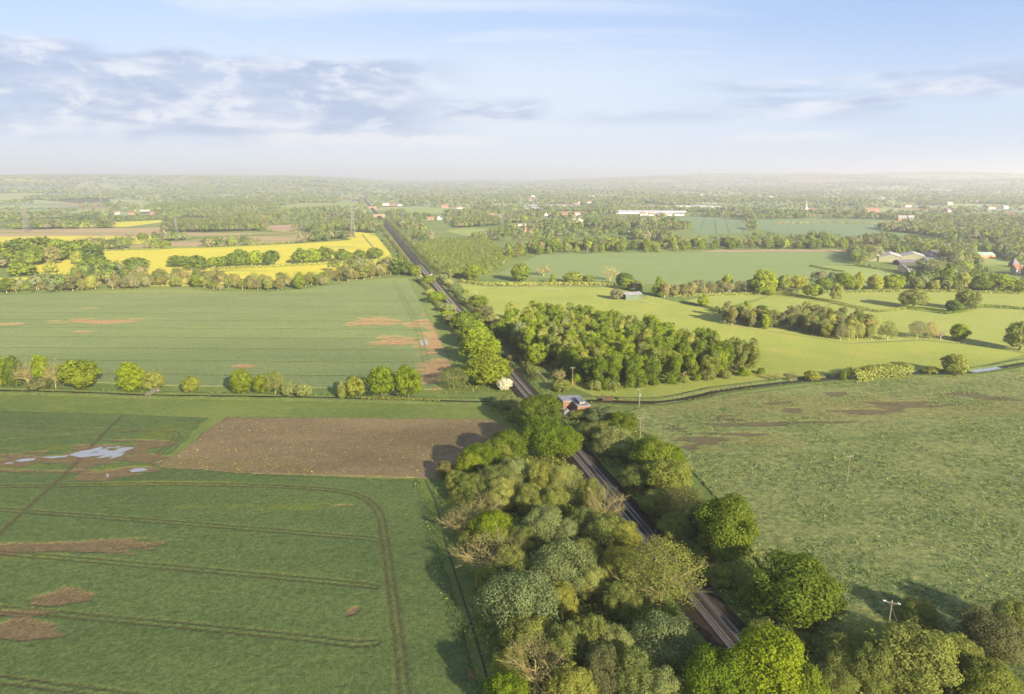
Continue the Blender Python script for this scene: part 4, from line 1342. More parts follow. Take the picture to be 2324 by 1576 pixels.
# trees whose foot shows: (name, shape, leaf, u, top v, foot v, width, words)
BASED = [
    ('oak_tree', 'round', 'oak', 3, 805, 884, 34, 'green oak at the frame edge by the ditch'),
    ('oak_tree', 'round', 'deep', 34, 809, 884, 40, 'dark oak behind the pale twin-stemmed ash'),
    ('ash_tree', 'bare', 'pale', 65, 807, 886, 54, 'pale twin-stemmed ash by the ditch'),
    ('oak_tree', 'round', 'bright', 99, 801, 884, 38, 'bright oak between two pale ashes'),
    ('ash_tree', 'bare', 'pale', 127, 811, 887, 38, 'slim pale ash leaning by the ditch'),
    ('bush', 'bush', 'brown', 88, 858, 888, 40, 'brown scrub bush under the pale ashes'),
    ('oak_tree', 'oak', 'oak', 180, 818, 889, 84, 'broad yellow-green oak by the ditch'),
    ('oak_tree', 'round', 'bright', 303, 823, 893, 62, 'oval vivid green oak close to the footbridge'),
    ('bush', 'willow', 'olive', 350, 843, 890, 50, 'hazy olive bush touching the footbridge'),
    ('maple_tree', 'oak', 'yellow', 436, 855, 896, 40, 'small lone golden maple by the ditch'),
    ('oak_tree', 'round', 'oak', 550, 840, 898, 48, 'cone-shaped green oak alone by the ditch'),
    ('oak_tree', 'oak', 'oak', 594, 851, 898, 34, 'green oak behind the branchy yellow one'),
    ('ash_tree', 'twig', 'yellow', 625, 839, 901, 48, 'branchy yellow ash by the ditch'),
    ('bush', 'willow', 'grey', 656, 864, 903, 36, 'grey willow bush next to the branchy yellow ash'),
    ('bush', 'willow', 'grey', 690, 870, 904, 42, 'larger round grey willow bush, last before the gap'),
    ('maple_tree', 'oak', 'yellow', 808, 856, 907, 46, 'smaller golden maple beside two bright oaks'),
    ('oak_tree', 'oak', 'bright', 868, 832, 909, 70, 'bright oak, the one of the pair nearer the golden maple'),
    ('oak_tree', 'oak', 'bright', 926, 833, 910, 66, 'bright oak, the one of the pair nearer the railway'),
    ('bush', 'bush', 'olive', 780, 872, 906, 26, 'low bush before the smaller golden maple'),
    ('oak_tree', 'round', 'oak', 1073, 601, 640, 36, 'dark round oak at the head of the pasture'),
    ('oak_tree', 'round', 'oak', 1182, 598, 642, 42, 'large oak in the hedge at the head of the pasture'),
    ('ash_tree', 'bare', 'pale', 1233, 598, 628, 36, 'bare fawn ash on the edge of the large green field'),
    ('oak_tree', 'cone', 'oak', 1254, 622, 644, 18, 'narrow green tree in the pasture hedge'),
    ('maple_tree', 'round', 'yellow', 1302, 618, 646, 48, 'golden maple in the pasture hedge'),
    ('maple_tree', 'round', 'yellow', 1336, 623, 647, 30, 'smaller golden maple beside its larger neighbour in the hedge'),
    ('ash_tree', 'bare', 'pale', 1384, 601, 640, 36, 'bare fawn ash above the green barn'),
    ('oak_tree', 'round', 'deep', 1418, 618, 652, 42, 'dark oak behind the green barn'),
    ('oak_tree', 'round', 'oak', 1424, 632, 660, 30, 'green tree in front of the dark oak behind the barn'),
    ('bush', 'willow', 'pale', 1399, 657, 681, 32, 'pale small tree beside the green barn'),
    ('maple_tree', 'round', 'olive', 1448, 636, 664, 26, 'olive maple at the end wall of the barn'),
    ('oak_tree', 'cone', 'oak', 1495, 629, 676, 38, 'pointed bright oak at the start of the bare thicket'),
    ('oak_tree', 'round', 'oak', 1731, 612, 673, 60, 'tallest oak in the row above the paddock'),
    ('oak_tree', 'round', 'bright', 1649, 622, 660, 26, 'small bright oak poking out of the bare thicket'),
    ('maple_tree', 'round', 'yellow', 1777, 622, 664, 32, 'golden maple next to the tallest paddock oak'),
    ('maple_tree', 'oak', 'yellow', 1811, 625, 664, 42, 'wide golden maple in the paddock row'),
    ('oak_tree', 'oak', 'oak', 1868, 630, 664, 36, 'flat-topped oak behind the paddock corner'),
    ('oak_tree', 'oak', 'oak', 1843, 646, 679, 44, 'leaning oak standing forward in the paddock corner'),
    ('oak_tree', 'oak', 'olive', 1897, 645, 688, 28, 'thin olive oak with a bare trunk on the paddock hedge'),
    ('oak_tree', 'oak', 'oak', 1916, 620, 663, 54, 'broad oak in the row facing the pale paddock'),
    ('maple_tree', 'round', 'yellow', 1947, 615, 663, 26, 'tall golden maple beside the broad oak of the row'),
    ('ash_tree', 'oak', 'yellow', 1984, 625, 664, 36, 'airy yellow ash in the paddock row'),
    ('oak_tree', 'oak', 'oak', 2025, 622, 664, 46, 'wide bright oak in the paddock row before the black-and-white stable'),
    ('bush', 'round', 'olive', 2081, 629, 660, 30, 'round olive thorn in the paddock row'),
    ('bush', 'round', 'olive', 2118, 635, 662, 26, 'low green thorn beside the tall pyramid of leaves'),
    ('oak_tree', 'cone', 'deep', 2146, 600, 662, 52, 'tall pyramid-shaped dark tree before the red-roofed cottage'),
    ('maple_tree', 'round', 'olive', 2184, 618, 662, 30, 'olive maple next to the dark pyramid tree'),
    ('oak_tree', 'oak', 'deep', 2224, 625, 664, 46, 'dark oak in the row before the manor house'),
    ('oak_tree', 'oak', 'oak', 2266, 621, 665, 52, 'wide oak in the row before the manor house'),
    ('oak_tree', 'round', 'oak', 2310, 635, 668, 38, 'last oak of the row at the frame edge'),
    ('oak_tree', 'oak', 'olive', 2073, 657, 702, 64, 'domed olive oak on the clipped hedge in the paddock'),
    ('oak_tree', 'oak', 'olive', 2196, 657, 708, 52, 'domed olive oak further along the clipped hedge'),
    ('oak_tree', 'round', 'deep', 2163, 681, 711, 34, 'small dark oak against the second domed oak'),
    ('oak_tree', 'round', 'oak', 2177, 733, 776, 40, 'small round oak on the fence by the dead tree'),
    ('willow_tree', 'willow', 'olive', 2312, 731, 800, 70, 'big drooping willow at the frame edge on the river'),
    ('bush', 'twig', 'pale', 2080, 726, 772, 42, 'hazy pale willow bush near the dead tree'),
    ('bush', 'twig', 'pale', 2112, 728, 772, 34, 'hazy pale willow bush touching the dead tree'),
    ('willow_tree', 'twig', 'olive', 2014, 728, 776, 48, 'thin hazy willow on the fence beyond the long copse'),
    ('willow_tree', 'willow', 'olive', 2165, 804, 856, 62, 'round willow on the river bank'),
    ('oak_tree', 'round', 'bright', 1596, 670, 698, 28, 'lone small bright tree on the paddock hedge'),
    ('bush', 'round', 'olive', 1628, 694, 710, 12, 'tiny round thorn bush on the fence'),
    ('bush', 'willow', 'olive', 1842, 841, 868, 36, 'olive willow bush on the river'),
    ('bush', 'bush', 'deep', 1911, 840, 866, 16, 'small dark thorn bush beside the river scrub'),
    ('bush', 'bush', 'olive', 2112, 834, 849, 34, 'dark low bush at the river crossing'),
    ('hawthorn_tree', 'bare', 'pale', 1765, 838, 868, 22, 'bare pale-twigged tree on the river'),
    ('hawthorn_tree', 'bare', 'pale', 1796, 840, 869, 28, 'second bare pale-twigged tree, fuller, on the river'),
    # hedgerow oaks between the rape fields
    ('oak_tree', 'round', 'oak', 219, 579, 613, 58, 'large round oak at the end of the oak clump by the rape'),
    ('oak_tree', 'round', 'oak', 51, 593, 628, 62, 'oak below the big oak clump'),
    ('oak_tree', 'oak', 'olive', 116, 594, 622, 28, 'olive oak standing alone in yellow rape'),
    ('oak_tree', 'oak', 'deep', 311, 586, 614, 54, 'low wide dark oak in the rape hedge'),
    ('oak_tree', 'oak', 'oak', 407, 581, 608, 48, 'pair-crowned oak in the rape hedge'),
    ('oak_tree', 'round', 'deep', 448, 579, 618, 46, 'tall dark oak standing forward of the rape hedge'),
    ('maple_tree', 'round', 'yellow', 174, 573, 602, 26, 'fresh green tree on the flank of the oak clump'),
    ('oak_tree', 'round', 'oak', 375, 545, 565, 26, 'round green oak of a close pair on the tan strip hedge'),
    ('oak_tree', 'round', 'olive', 352, 546, 566, 24, 'olive oak of a close pair on the tan strip hedge'),
    ('oak_tree', 'oak', 'deep', 325, 530, 548, 26, 'dark oak alone on the yellow band'),
    ('maple_tree', 'oak', 'yellow', 488, 540, 561, 28, 'yellow-green oak in the tan strip hedge'),
    ('oak_tree', 'round', 'deep', 234, 500, 519, 30, 'round dark oak between two small yellow fields'),
    ('oak_tree', 'oak', 'oak', 816, 567, 590, 32, 'thin pale oak in the rape near the railway'),
    ('oak_tree', 'oak', 'deep', 851, 564, 590, 38, 'dark spreading oak in the rape near the railway'),
    ('oak_tree', 'round', 'deep', 906, 591, 626, 46, 'large oak in the clump touching the railway'),
    ('oak_tree', 'round', 'deep', 926, 594, 627, 34, 'dark oak of the clump nearest the railway'),
    ('oak_tree', 'round', 'oak', 943, 601, 629, 28, 'small oak of the clump at the track edge'),
    ('oak_tree', 'round', 'oak', 864, 598, 624, 32, 'oak at the rape side of the railway clump'),
    ('oak_tree', 'round', 'oak', 832, 603, 628, 28, 'green oak among brown thicket trees near the clump'),
    ('oak_tree', 'round', 'oak', 679, 622, 658, 30, 'green oak alone in the front of the bare thicket'),
]
for nm, sh, lf, u, vt, vb, wpx, lb in BASED:
    x, y, h, rad = by_base(u, vt, vb, wpx)
    plant(nm, sh, lf, x, y, h, rad, lb, None, 'bush' if 'bush' in nm else 'tree', bark=PALEBARK if lf == 'white' else None)

# oak row along the middle hedge between the rape fields, and the clump at the frame edge
ROW = [(485, 584, 611, 32), (507, 582, 611, 34), (530, 574, 611, 36), (550, 567, 610, 40), (581, 570, 608, 36), (615, 570, 606, 42), (684, 564, 602, 40), (713, 565, 600, 36), (736, 561, 598, 38), (778, 567, 597, 42)]
for i, (u, vt, vb, wpx) in enumerate(ROW):
    x, y, h, rad = by_base(u, vt, vb, wpx)
    plant('oak_tree', 'oak', ('oak', 'bright', 'deep')[i % 3], x, y, h, rad, '%s oak along the rape hedge, counting towards the railway' % ordinal(i), 'oaks in the hedge between the rape fields')
CLUMP = [(18, 545, 596, 60), (52, 540, 598, 60), (82, 537, 596, 62), (100, 536, 590, 60), (134, 541, 594, 44), (163, 544, 590, 50), (192, 543, 592, 56), (213, 552, 596, 46), (-20, 550, 600, 60), (35, 566, 606, 50), (75, 560, 606, 46), (120, 556, 602, 40)]
for i, (u, vt, vb, wpx) in enumerate(CLUMP):
    x, y, h, rad = by_base(u, vt, vb, wpx)
    plant('oak_tree', 'round', 'brown' if i == 11 else ('oak', 'deep')[i % 2], x, y, h, rad,
          'brown-leaved oak amid the big green oak clump' if i == 11 else 'deep green oak in the big clump above the yellow rape', 'oaks of the big clump')

# the plantation: close-grown slim trees
PLA = [P(1338, 884), P(1440, 881), P(1560, 866), P(1655, 858), P(1738, 846), P(1738, 786, 16), P(1600, 752, 16), P(1490, 728, 16), P(1345, 695, 17), P(1240, 688, 17), P(1160, 690, 17), P(1150, 720, 17), P(1200, 800, 6), P(1262, 838)]


def scatter(poly, step, rng, jitter=0.42):
    pa = np.array(poly)
    x0, y0 = pa.min(0)
    x1, y1 = pa.max(0)
    xs, ys = np.meshgrid(np.arange(x0, x1 + step, step), np.arange(y0, y1 + step, step))
    xs = xs + (np.arange(xs.shape[0]) % 2)[:, None] * step * 0.5
    xs, ys = xs.ravel() + rng.uniform(-jitter, jitter, xs.size) * step, ys.ravel() + rng.uniform(-jitter, jitter, ys.size) * step
    k = in_poly(poly, xs, ys)
    return xs[k], ys[k]


xs, ys = scatter(PLA, 6.85, RNG)
front = min(ys)
for x, y in zip(xs, ys):
    lf = RNG.choice(['oak', 'bright', 'olive', 'yellow', 'brown', 'grey'], p=[.22, .42, .16, .16, .02, .02])
    plant('poplar_tree', 'slim', lf, x, y, RNG.uniform(13, 19), RNG.uniform(3.3, 4.6),
          {'oak': 'slim green tree in the close-grown plantation', 'bright': 'slim bright green tree in the close-grown plantation', 'olive': 'slim olive tree in the close-grown plantation',
           'yellow': 'slim yellow-green tree in the close-grown plantation', 'brown': 'slim bronze-leaved tree in the close-grown plantation', 'grey': 'slim grey-green tree in the close-grown plantation'}[lf],
          'slim %s trees of the plantation' % lf)
NPOP = len(xs)
for i, (u, v) in enumerate(((1345, 886), (1372, 885), (1398, 886), (1425, 883), (1456, 880), (1488, 877), (1520, 874), (1548, 869), (1580, 866), (1612, 864), (1648, 860), (1690, 855), (1728, 850), (1316, 870), (1290, 856), (1262, 838))):
    x, y = P(u + RNG.uniform(-6, 6), v)
    h = RNG.uniform(3, 6.5)
    plant('shrub', 'bush', RNG.choice(['olive', 'oak', 'bright']), x, y + 1.0, h, h * RNG.uniform(.5, .75), 'low shrub at the foot of the plantation, %s from the timber pole with yellow bands' % ORD[i if i < 13 else i - 13] if i < 13 else 'low shrub on the shaded grass edge of the plantation', 'shrubs at the foot of the plantation', 'shrub', lod=1)
COPSE_A = [P(1646, 737), P(1700, 744), P(1790, 753), P(1790, 706, 11), P(1720, 690, 11), P(1650, 686, 11), P(1640, 706, 8)]
COPSE_B = [P(1782, 748), P(1850, 766), P(1920, 780), P(1985, 772), P(2008, 758), P(2005, 720, 9), P(1930, 701, 11), P(1850, 690, 11), P(1790, 688, 11)]
for poly, nm, lv, pr, lab, grp in ((COPSE_A, 'copse_tree', ['oak', 'brown', 'olive', 'bright'], [.32, .34, .18, .16], 'tree of the small round copse on the pasture', 'trees of the round copse'),
                                   (COPSE_B, 'copse_tree', ['olive', 'brown', 'pale', 'grey'], [.42, .30, .10, .18], 'tree of the long dull copse by the paddock', 'trees of the long copse')):
    xs, ys = scatter(poly, 8.5, RNG)
    for x, y in zip(xs, ys):
        lf = RNG.choice(lv, p=pr)
        sh = 'twig' if lf in ('pale', 'grey') else RNG.choice(['slim', 'round'])
        word = {'oak': 'green', 'brown': 'bronze', 'olive': 'olive', 'bright': 'bright green', 'pale': 'half-bare', 'grey': 'grey-green'}[lf]
        plant(nm, sh, lf, x, y, RNG.uniform(10, 13), RNG.uniform(3.2, 4.6), word + ' ' + lab, word + ' ' + grp)

# bare twiggy thicket bordering the far crop, and the one above the paddock
def thicket(line, deep, step, hs, name, label, group, leafs, probs, lod=None, shapes=('twig', 'willow', 'slim', 'bare')):
    pw = smooth_line(line, 8)
    d = 0.0
    for (x0, y0), (x1, y1) in zip(pw[:-1], pw[1:]):
        L = math.hypot(x1 - x0, y1 - y0)
        while d < L:
            f = d / L
            for k in range(2):
                x, y = x0 + (x1 - x0) * f + RNG.uniform(-2, 2), y0 + (y1 - y0) * f + RNG.uniform(0, deep)
                lf = RNG.choice(leafs, p=probs)
                word = {'brown': 'brown', 'pale': 'fawn', 'olive': 'olive', 'grey': 'grey-green', 'oak': 'green', 'bright': 'bright'}[lf]
                h = RNG.uniform(*hs)
                plant(name, RNG.choice(shapes), lf, x, y, h, h * RNG.uniform(.33, .48), word + ' ' + label, word + ' ' + group, lod=lod)
            d += step * RNG.uniform(0.8, 1.2)
        d -= L


thicket(PP([(-20, 667), (150, 661), (330, 655), (420, 653), (480, 660), (600, 662), (700, 653), (800, 638), (880, 627), (915, 625)]), 24, 9.5, (8, 14), 'thorn_tree',
        'thin-leaved thorn in the bare thicket behind the far crop', 'thorns of the bare thicket', ['brown', 'pale', 'olive', 'oak'], [.46, .20, .24, .10])
thicket(PP([(175, 648), (300, 642), (400, 637), (480, 647), (620, 650), (720, 641)]), 24, 15, (9, 14), 'thorn_tree', 'thorn on the bushy knoll before the rape', 'thorns of the bushy knoll', ['brown', 'olive', 'oak'], [.5, .35, .15])
thicket(PP([(1508, 676), (1580, 672), (1660, 668), (1758, 667)]), 10, 10, (9, 13), 'thorn_tree', 'bare-stemmed thorn in the row above the paddock', 'thorns of the paddock row', ['pale', 'brown', 'olive'], [.4, .4, .2], shapes=('twig', 'slim', 'bare'))

# broadleaf belt behind the large green field
BELT = PP([(1140, 600), (1200, 584), (1240, 576), (1400, 574), (1530, 572), (1600, 568), (1770, 566), (1925, 566), (1930, 552), (1780, 548), (1600, 548), (1450, 548), (1300, 552), (1200, 560), (1150, 580)])
xs, ys = scatter(BELT, 19, RNG)
o_ = np.argsort(ys)[:150]
for x, y in zip(xs[o_], ys[o_]):
    lf = RNG.choice(['oak', 'deep', 'olive', 'bright', 'brown', 'yellow'], p=[.34, .20, .18, .10, .10, .08])
    word = {'oak': 'mid green', 'deep': 'dark green', 'olive': 'olive', 'bright': 'bright green', 'brown': 'bronze', 'yellow': 'golden'}[lf]
    h = RNG.uniform(9, 17)
    plant('field_tree', 'round', lf, x, y, h, h * RNG.uniform(.36, .5), word + ' tree in the belt behind the large green field', word + ' trees of the field belt', lod=2)

# undergrowth: ground cover of brambles and nettles along the line and under the thickets
pos, nrm = [], []
for x, y, rad in TREES:
    if y < 620 and (abs((np.array([x, y]) - A0) @ RN) < 48):
        n = int(70 * rad) if y < 330 else int(20 * rad)
        a, q = RNG.uniform(0, 6.28, n), rad * 1.35 * np.sqrt(RNG.random(n))
        px_, py_ = x + q * np.cos(a), y + q * np.sin(a)
        p = np.c_[px_, py_, RNG.uniform(0.2, 1.0, n) * (0.5 + 3.2 * np.maximum(0, vnoise(px_ * .3, py_ * .3, 9) - .15))]
        off = np.abs((p[:, :2] - A0) @ RN)
        p = p[off > 6.5]
        pos.append(p)
        nrm.append(np.c_[RNG.normal(0, .5, (len(p), 2)), np.ones(len(p))])
pos, nrm = np.concatenate(pos), np.concatenate(nrm)
v, q = quads(pos, nrm, RNG.uniform(0.2, 0.5, len(pos)), RNG)
kind(link('undergrowth', mesh_np('undergrowth', v, q, [LEAF['olive']], {'var': np.repeat(RNG.random(len(pos)), 4)})), 'stuff', 'dark brambles and nettles under the lineside trees')
# strip of tall grass beside the ballast, and on the banks
pos = []
for t in np.arange(-70, 520, 0.22):
    for s in (1, -1):
        o1 = s * RNG.uniform(6.3, 9.5)
        pos.append((*along(t, o1), RNG.uniform(0.1, 0.5)))
for line, offs in ((dline, (-6, 6)), (rl, (-7, 7.5)), (verge, (-5.5, 5.5))):
    for (x0, y0), (x1, y1) in zip(line[:-1], line[1:]):
        L = math.hypot(x1 - x0, y1 - y0)
        for k in range(int(L * (12 if line is dline else 7))):
            f, o1 = RNG.random(), RNG.uniform(*offs)
            if abs(o1) < (2.3 if line is not verge else 0.8):
                continue
            pos.append((x0 + (x1 - x0) * f - (y1 - y0) / L * o1, y0 + (y1 - y0) * f + (x1 - x0) / L * o1, RNG.uniform(0.5, 1.1) * (1 if abs(o1) < 5 else .5)))
pos = np.array(pos)
v, q = quads(pos, np.c_[RNG.normal(0, .6, (len(pos), 2)), np.ones(len(pos))], RNG.uniform(0.15, 0.42, len(pos)), RNG)
kind(link('tall_grass', mesh_np('tall_grass', v, q, [leaf_mat('tall_grass', (0.085, 0.135, 0.030), 0.25)], {'var': np.repeat(RNG.random(len(pos)), 4)})), 'stuff', 'tall grass and weeds along ballast, ditch and river')

# hedges
hedge([(1752, 668), (1813, 675), (1888, 687), (1988, 708), (2056, 701)], 2.4, 2.0, 'clipped hedge from the tallest oak to the first domed oak', 'olive', 0.42)
hedge([(2056, 701), (2111, 705), (2145, 713), (2186, 709), (2230, 697), (2324, 704), (2430, 707)], 2.6, 2.1, 'sunlit clipped hedge between and beyond the domed oaks', 'oak', 0.42)
hedge([(1545, 685), (1595, 696), (1640, 711)], 1.8, 1.2, 'low dark hedge along the pasture fence', 'deep', 0.4)
hedge([(1838, 605), (1870, 611), (1916, 619)], 3, 1.8, 'short hedge jutting into the large green field', 'deep', 0.6, 8)
hedge([(1940, 604), (2000, 613), (2063, 625), (2150, 642)], 3.2, 2.0, 'long hedge in front of the black-and-white stable', 'deep', 0.6, 8)
hedge([(226, 571), (390, 565), (520, 559.5), (640, 553.5), (705, 548), (740, 543)], 4, 2.4, 'dotted hedge above the main rape field', 'olive', 0.9, 4)
hedge([(400, 549), (427, 543), (580, 533.5), (711, 523.5), (762, 522)], 4, 2.5, 'thin dotted hedge between the two tan fields', 'olive', 0.9, 4)
hedge([(240, 549), (300, 549), (345, 548)], 4, 3, 'low bushy hedge on the yellow band', 'olive', 0.9, 4)
hedge([(1040, 640), (1110, 648), (1230, 648), (1340, 648), (1402, 650)], 5, 3.2, 'bushy unkempt hedge at the head of the pasture', 'olive', 0.7, 9)
hedge([(1500, 674), (1640, 671), (1760, 668), (1900, 665), (2100, 663), (2330, 668)], 4, 2.4, 'hedge bottom under the row of oaks above the paddock', 'olive', 0.6, 7)
hedge([(1930, 866), (1990, 858), (2058, 851)], 9, 6.5, 'long bank of tall willow scrub on the river', 'olive', 0.5, 60)
hedge([(820, 906), (900, 908), (1000, 911)], 2.5, 1.2, 'weedy fringe of the ditch under the bright oaks', 'olive', 0.3, 20)
hedge([(480, 612), (600, 608), (700, 603), (790, 597), (890, 590)], 5, 3, 'hedge bottom under the oaks between the rape fields', 'olive', 0.8, 6)
hedge([(1755, 509), (1850, 507), (1950, 507.5), (2052, 506.5)], 8, 4, 'straight bushy hedge across the blue-green field', 'brown', 1.6, 1.6)
hedge([(2055, 538), (2110, 545), (2170, 552), (2220, 553)], 6, 5, 'long dark clipped hedge beside the village', 'deep', 1.3, 4)


def lineside(t0, t1, off, width, height, label, leaf, size, per_m):
    line = [along(t, off + 1.5 * math.sin(t * 0.05)) for t in np.linspace(t0, t1, 60)]
    v, q, a = strip_leaves(line, width, height, per_m, size, RNG, 0.5)
    tag(link('hedge', mesh_np('hedge', v, q, [LEAF[leaf]], {'var': a})), label, 'hedge')


def t_of(v):
    return float((np.array(P(790 + .8346 * (v - 409), v)) - A0) @ RD)


lineside(t_of(628), t_of(500), -13.5, 7, 5.0, 'pale scrubby hedge along the railway beside the rape fields', 'brown', 0.6, 12)
lineside(t_of(628), t_of(498), 14.5, 9, 6.0, 'scrubby hedge along the railway beside the young woodland', 'olive', 0.6, 14)
lineside(t_of(880), t_of(632), -11.5, 5, 3.2, 'low scrub hedge between railway and far crop', 'olive', 0.42, 26)
lineside(t_of(870), t_of(634), 11.5, 5, 3.0, 'low scrub hedge between railway and pasture', 'brown', 0.42, 26)

# ---------------------------------------------------------------- brick switch house by the line
brick_m, t_ = newmat('brick')
uv = t_.n('ShaderNodeTexCoord').outputs['Object']
sp = t_.n('ShaderNodeSeparateXYZ', {0: uv}).outputs
bk = t_.n('ShaderNodeTexBrick', {'Vector': t_.xyz(t_.m('ADD', sp[0], sp[1]), sp[2]), 'Color1': (0.27, 0.135, 0.075, 1), 'Color2': (0.21, 0.10, 0.058, 1), 'Mortar': (0.30, 0.24, 0.19, 1), 'Scale': 2.0, 'Mortar Size': 0.02})
finish(t_, t_.mix(t_.ramp(t_.noise(uv, 0.8, 4.0), 0.3, 0.7, 0, 0.45), bk.outputs[0], (0.19, 0.105, 0.065)), 0.9)
felt = solid('roofing_felt', (0.23, 0.235, 0.245), 0.6, 0.3, vary=0.4, scale=0.25)
concrete = solid('concrete', (0.27, 0.25, 0.22), 0.9)
greymetal = solid('grey_steel', (0.20, 0.22, 0.23), 0.5, 0.5, 0.4)
darkmetal = solid('dark_steel', (0.06, 0.065, 0.065), 0.5, 0.5, 0.3)
rusty = solid('rusted_steel', (0.085, 0.050, 0.034), 0.9, vary=0.4)
cream = solid('cream_paint', (0.55, 0.50, 0.38), 0.7, vary=0.1)
white_m = solid('white_render', (0.40, 0.38, 0.345), 0.8, vary=0.08)
RZF = 6.4
foot = [P(u, v, RZF) for u, v in ((1278, 910.5), (1298.9, 910), (1310.8, 921.4), (1339.9, 920.2), (1315.1, 897.5), (1266.1, 898.5))]
c0 = np.mean(foot, axis=0)
hut = tag(link('switch_house', None, None, (c0[0], c0[1], 0)), 'flat-roofed red brick switch house with transformers beside the railway', 'building')
loc = [(x - c0[0], y - c0[1]) for x, y in foot]
link('wall', MB().prism(loc, 0.6, RZF - 0.35).mesh('wall', brick_m), hut)


def grow(poly, k):
    cx_, cy2 = np.mean(poly, axis=0)
    return [(cx_ + (x - cx_) * (1 + k), cy2 + (y - cy2) * (1 + k)) for x, y in poly]


link('roof', MB().prism(grow(loc, 0.035), RZF - 0.35, RZF, 0, 1).mesh('roof', [concrete, felt]), hut)
u0, u1 = Vector((*loc[3], 0)), Vector((*loc[2], 0))
fx = (u0 - u1).normalized()
e5, e4 = Vector((*loc[4], 0)), Vector((*loc[3], 0))
fy = (e5 - e4).normalized()
ang = math.atan2(fy.y, fy.x)
vc = [P(1134.8 + a * .1709, 851 + b * .1709, RZF) for a, b in ((1000, 335), (1078, 330), (1128, 385), (1052, 398))]
vl = [(x - c0[0], y - c0[1]) for x, y in vc]
vent = link('roof_vent', MB().prism(vl, RZF + 0.01, RZF + 1.15).mesh('roof_vent', darkmetal), hut)
link('vent_cap', MB().prism(grow(vl, 0.10), RZF + 1.16, RZF + 1.3).mesh('vent_cap', greymetal), vent)
lv = MB()
a_, b_ = Vector((*vl[3], 0)), Vector((*vl[2], 0))
nrm_ = Vector(((b_ - a_).y, -(b_ - a_).x, 0)).normalized()
for k in range(5):
    for s in (.26, .74):
        p_ = a_.lerp(b_, s) + nrm_ * 0.03
        lv.box((p_.x, p_.y, RZF + .3 + .16 * k), ((b_ - a_).length * .42, .05, .07), math.atan2((b_ - a_).y, (b_ - a_).x))
link('louvre', lv.mesh('louvre', cream), vent)
# transformer bay in the notch, on its slab
n1, n2, n3 = (Vector((*loc[i], 0)) for i in (0, 1, 2))
bay = (n1 * 0.5 + n3 * 0.5) + Vector((-0.2, -1.6, 0))
slab = [(n1.x - .6, n1.y - .3), (n1.x - .2, n1.y - 6.2), (n3.x + 1.2, n3.y - 3.6), (n3.x, n3.y - .2)]
deck = link('platform', MB().prism(slab, 0.9, 1.35).mesh('platform', concrete), hut)
dm = MB()
for x, y in slab[1:3]:
    dm.tube((x * .97, y * .97, -.2), (x * .97, y * .97, 0.9), 0.16)
link('post', dm.mesh('post', concrete), deck)
rb = MB()
pr = [Vector((x, y, 1.35)) for x, y in (slab[0], slab[1], slab[2])]
for a_, b_ in zip(pr[:-1], pr[1:]):
    for k in range(6):
        q_ = a_.lerp(b_, k / 5)
        rb.tube(q_, q_ + Vector((0, 0, 1.1)), 0.035, k=4)
    for z in (.55, 1.1):
        rb.tube(a_ + Vector((0, 0, z)), b_ + Vector((0, 0, z)), 0.03, k=4)
link('railing', rb.mesh('railing', greymetal), deck)
for i, (ox, oy) in enumerate(((-1.5, -0.6), (1.5, -1.6))):
    t0 = link('transformer', MB().box((0, 0, 1.35), (1.5, 2.0, 2.6)).mesh('transformer', greymetal), hut, (bay.x + ox, bay.y + oy, 1.4), ang)
    fn = MB()
    for k in range(9):
        fn.box((-.6 + .15 * k, -1.25, 1.3), (.05, .45, 2.0)).box((-.6 + .15 * k, 1.25, 1.3), (.05, .45, 2.0))
    link('cooling_fin', fn.mesh('cooling_fin', greymetal), t0)
    link('conservator', MB().tube((-.8, 0, 3.1), (.9, 0, 3.1), .32, k=10).mesh('conservator', rusty if i else greymetal), t0)
w0, w1 = Vector((*loc[5], 0)), Vector((*loc[0], 0))
dwall = (w1 - w0).normalized()
nw = Vector((dwall.y, -dwall.x, 0))
if nw.dot(w0) < 0:
    nw = -nw
gm_ = MB()
teal, pinkw = solid('teal_spray_paint', (0.25, 0.50, 0.44), 0.7), solid('white_spray_paint', (0.65, 0.66, 0.62), 0.7)
for k in range(12):
    f = .30 + .055 * k
    p_ = w0.lerp(w1, f) + nw * .04
    gm_.box((p_.x, p_.y, 2.1 + .5 * math.sin(k * 1.7)), (.7, .06, 1.1 + .5 * math.cos(k * 2.3)), math.atan2(dwall.y, dwall.x), k % 2)
link('spray_painting', gm_.mesh('spray_painting', [teal, pinkw]), hut)
dq = Vector((*loc[3], 0)).lerp(Vector((*loc[2], 0)), 0.18)
link('door', MB().box((dq.x, dq.y - .05, 1.9), (1.5, .12, 2.4), math.atan2(fx.y, fx.x)).mesh('door', white_m), hut)

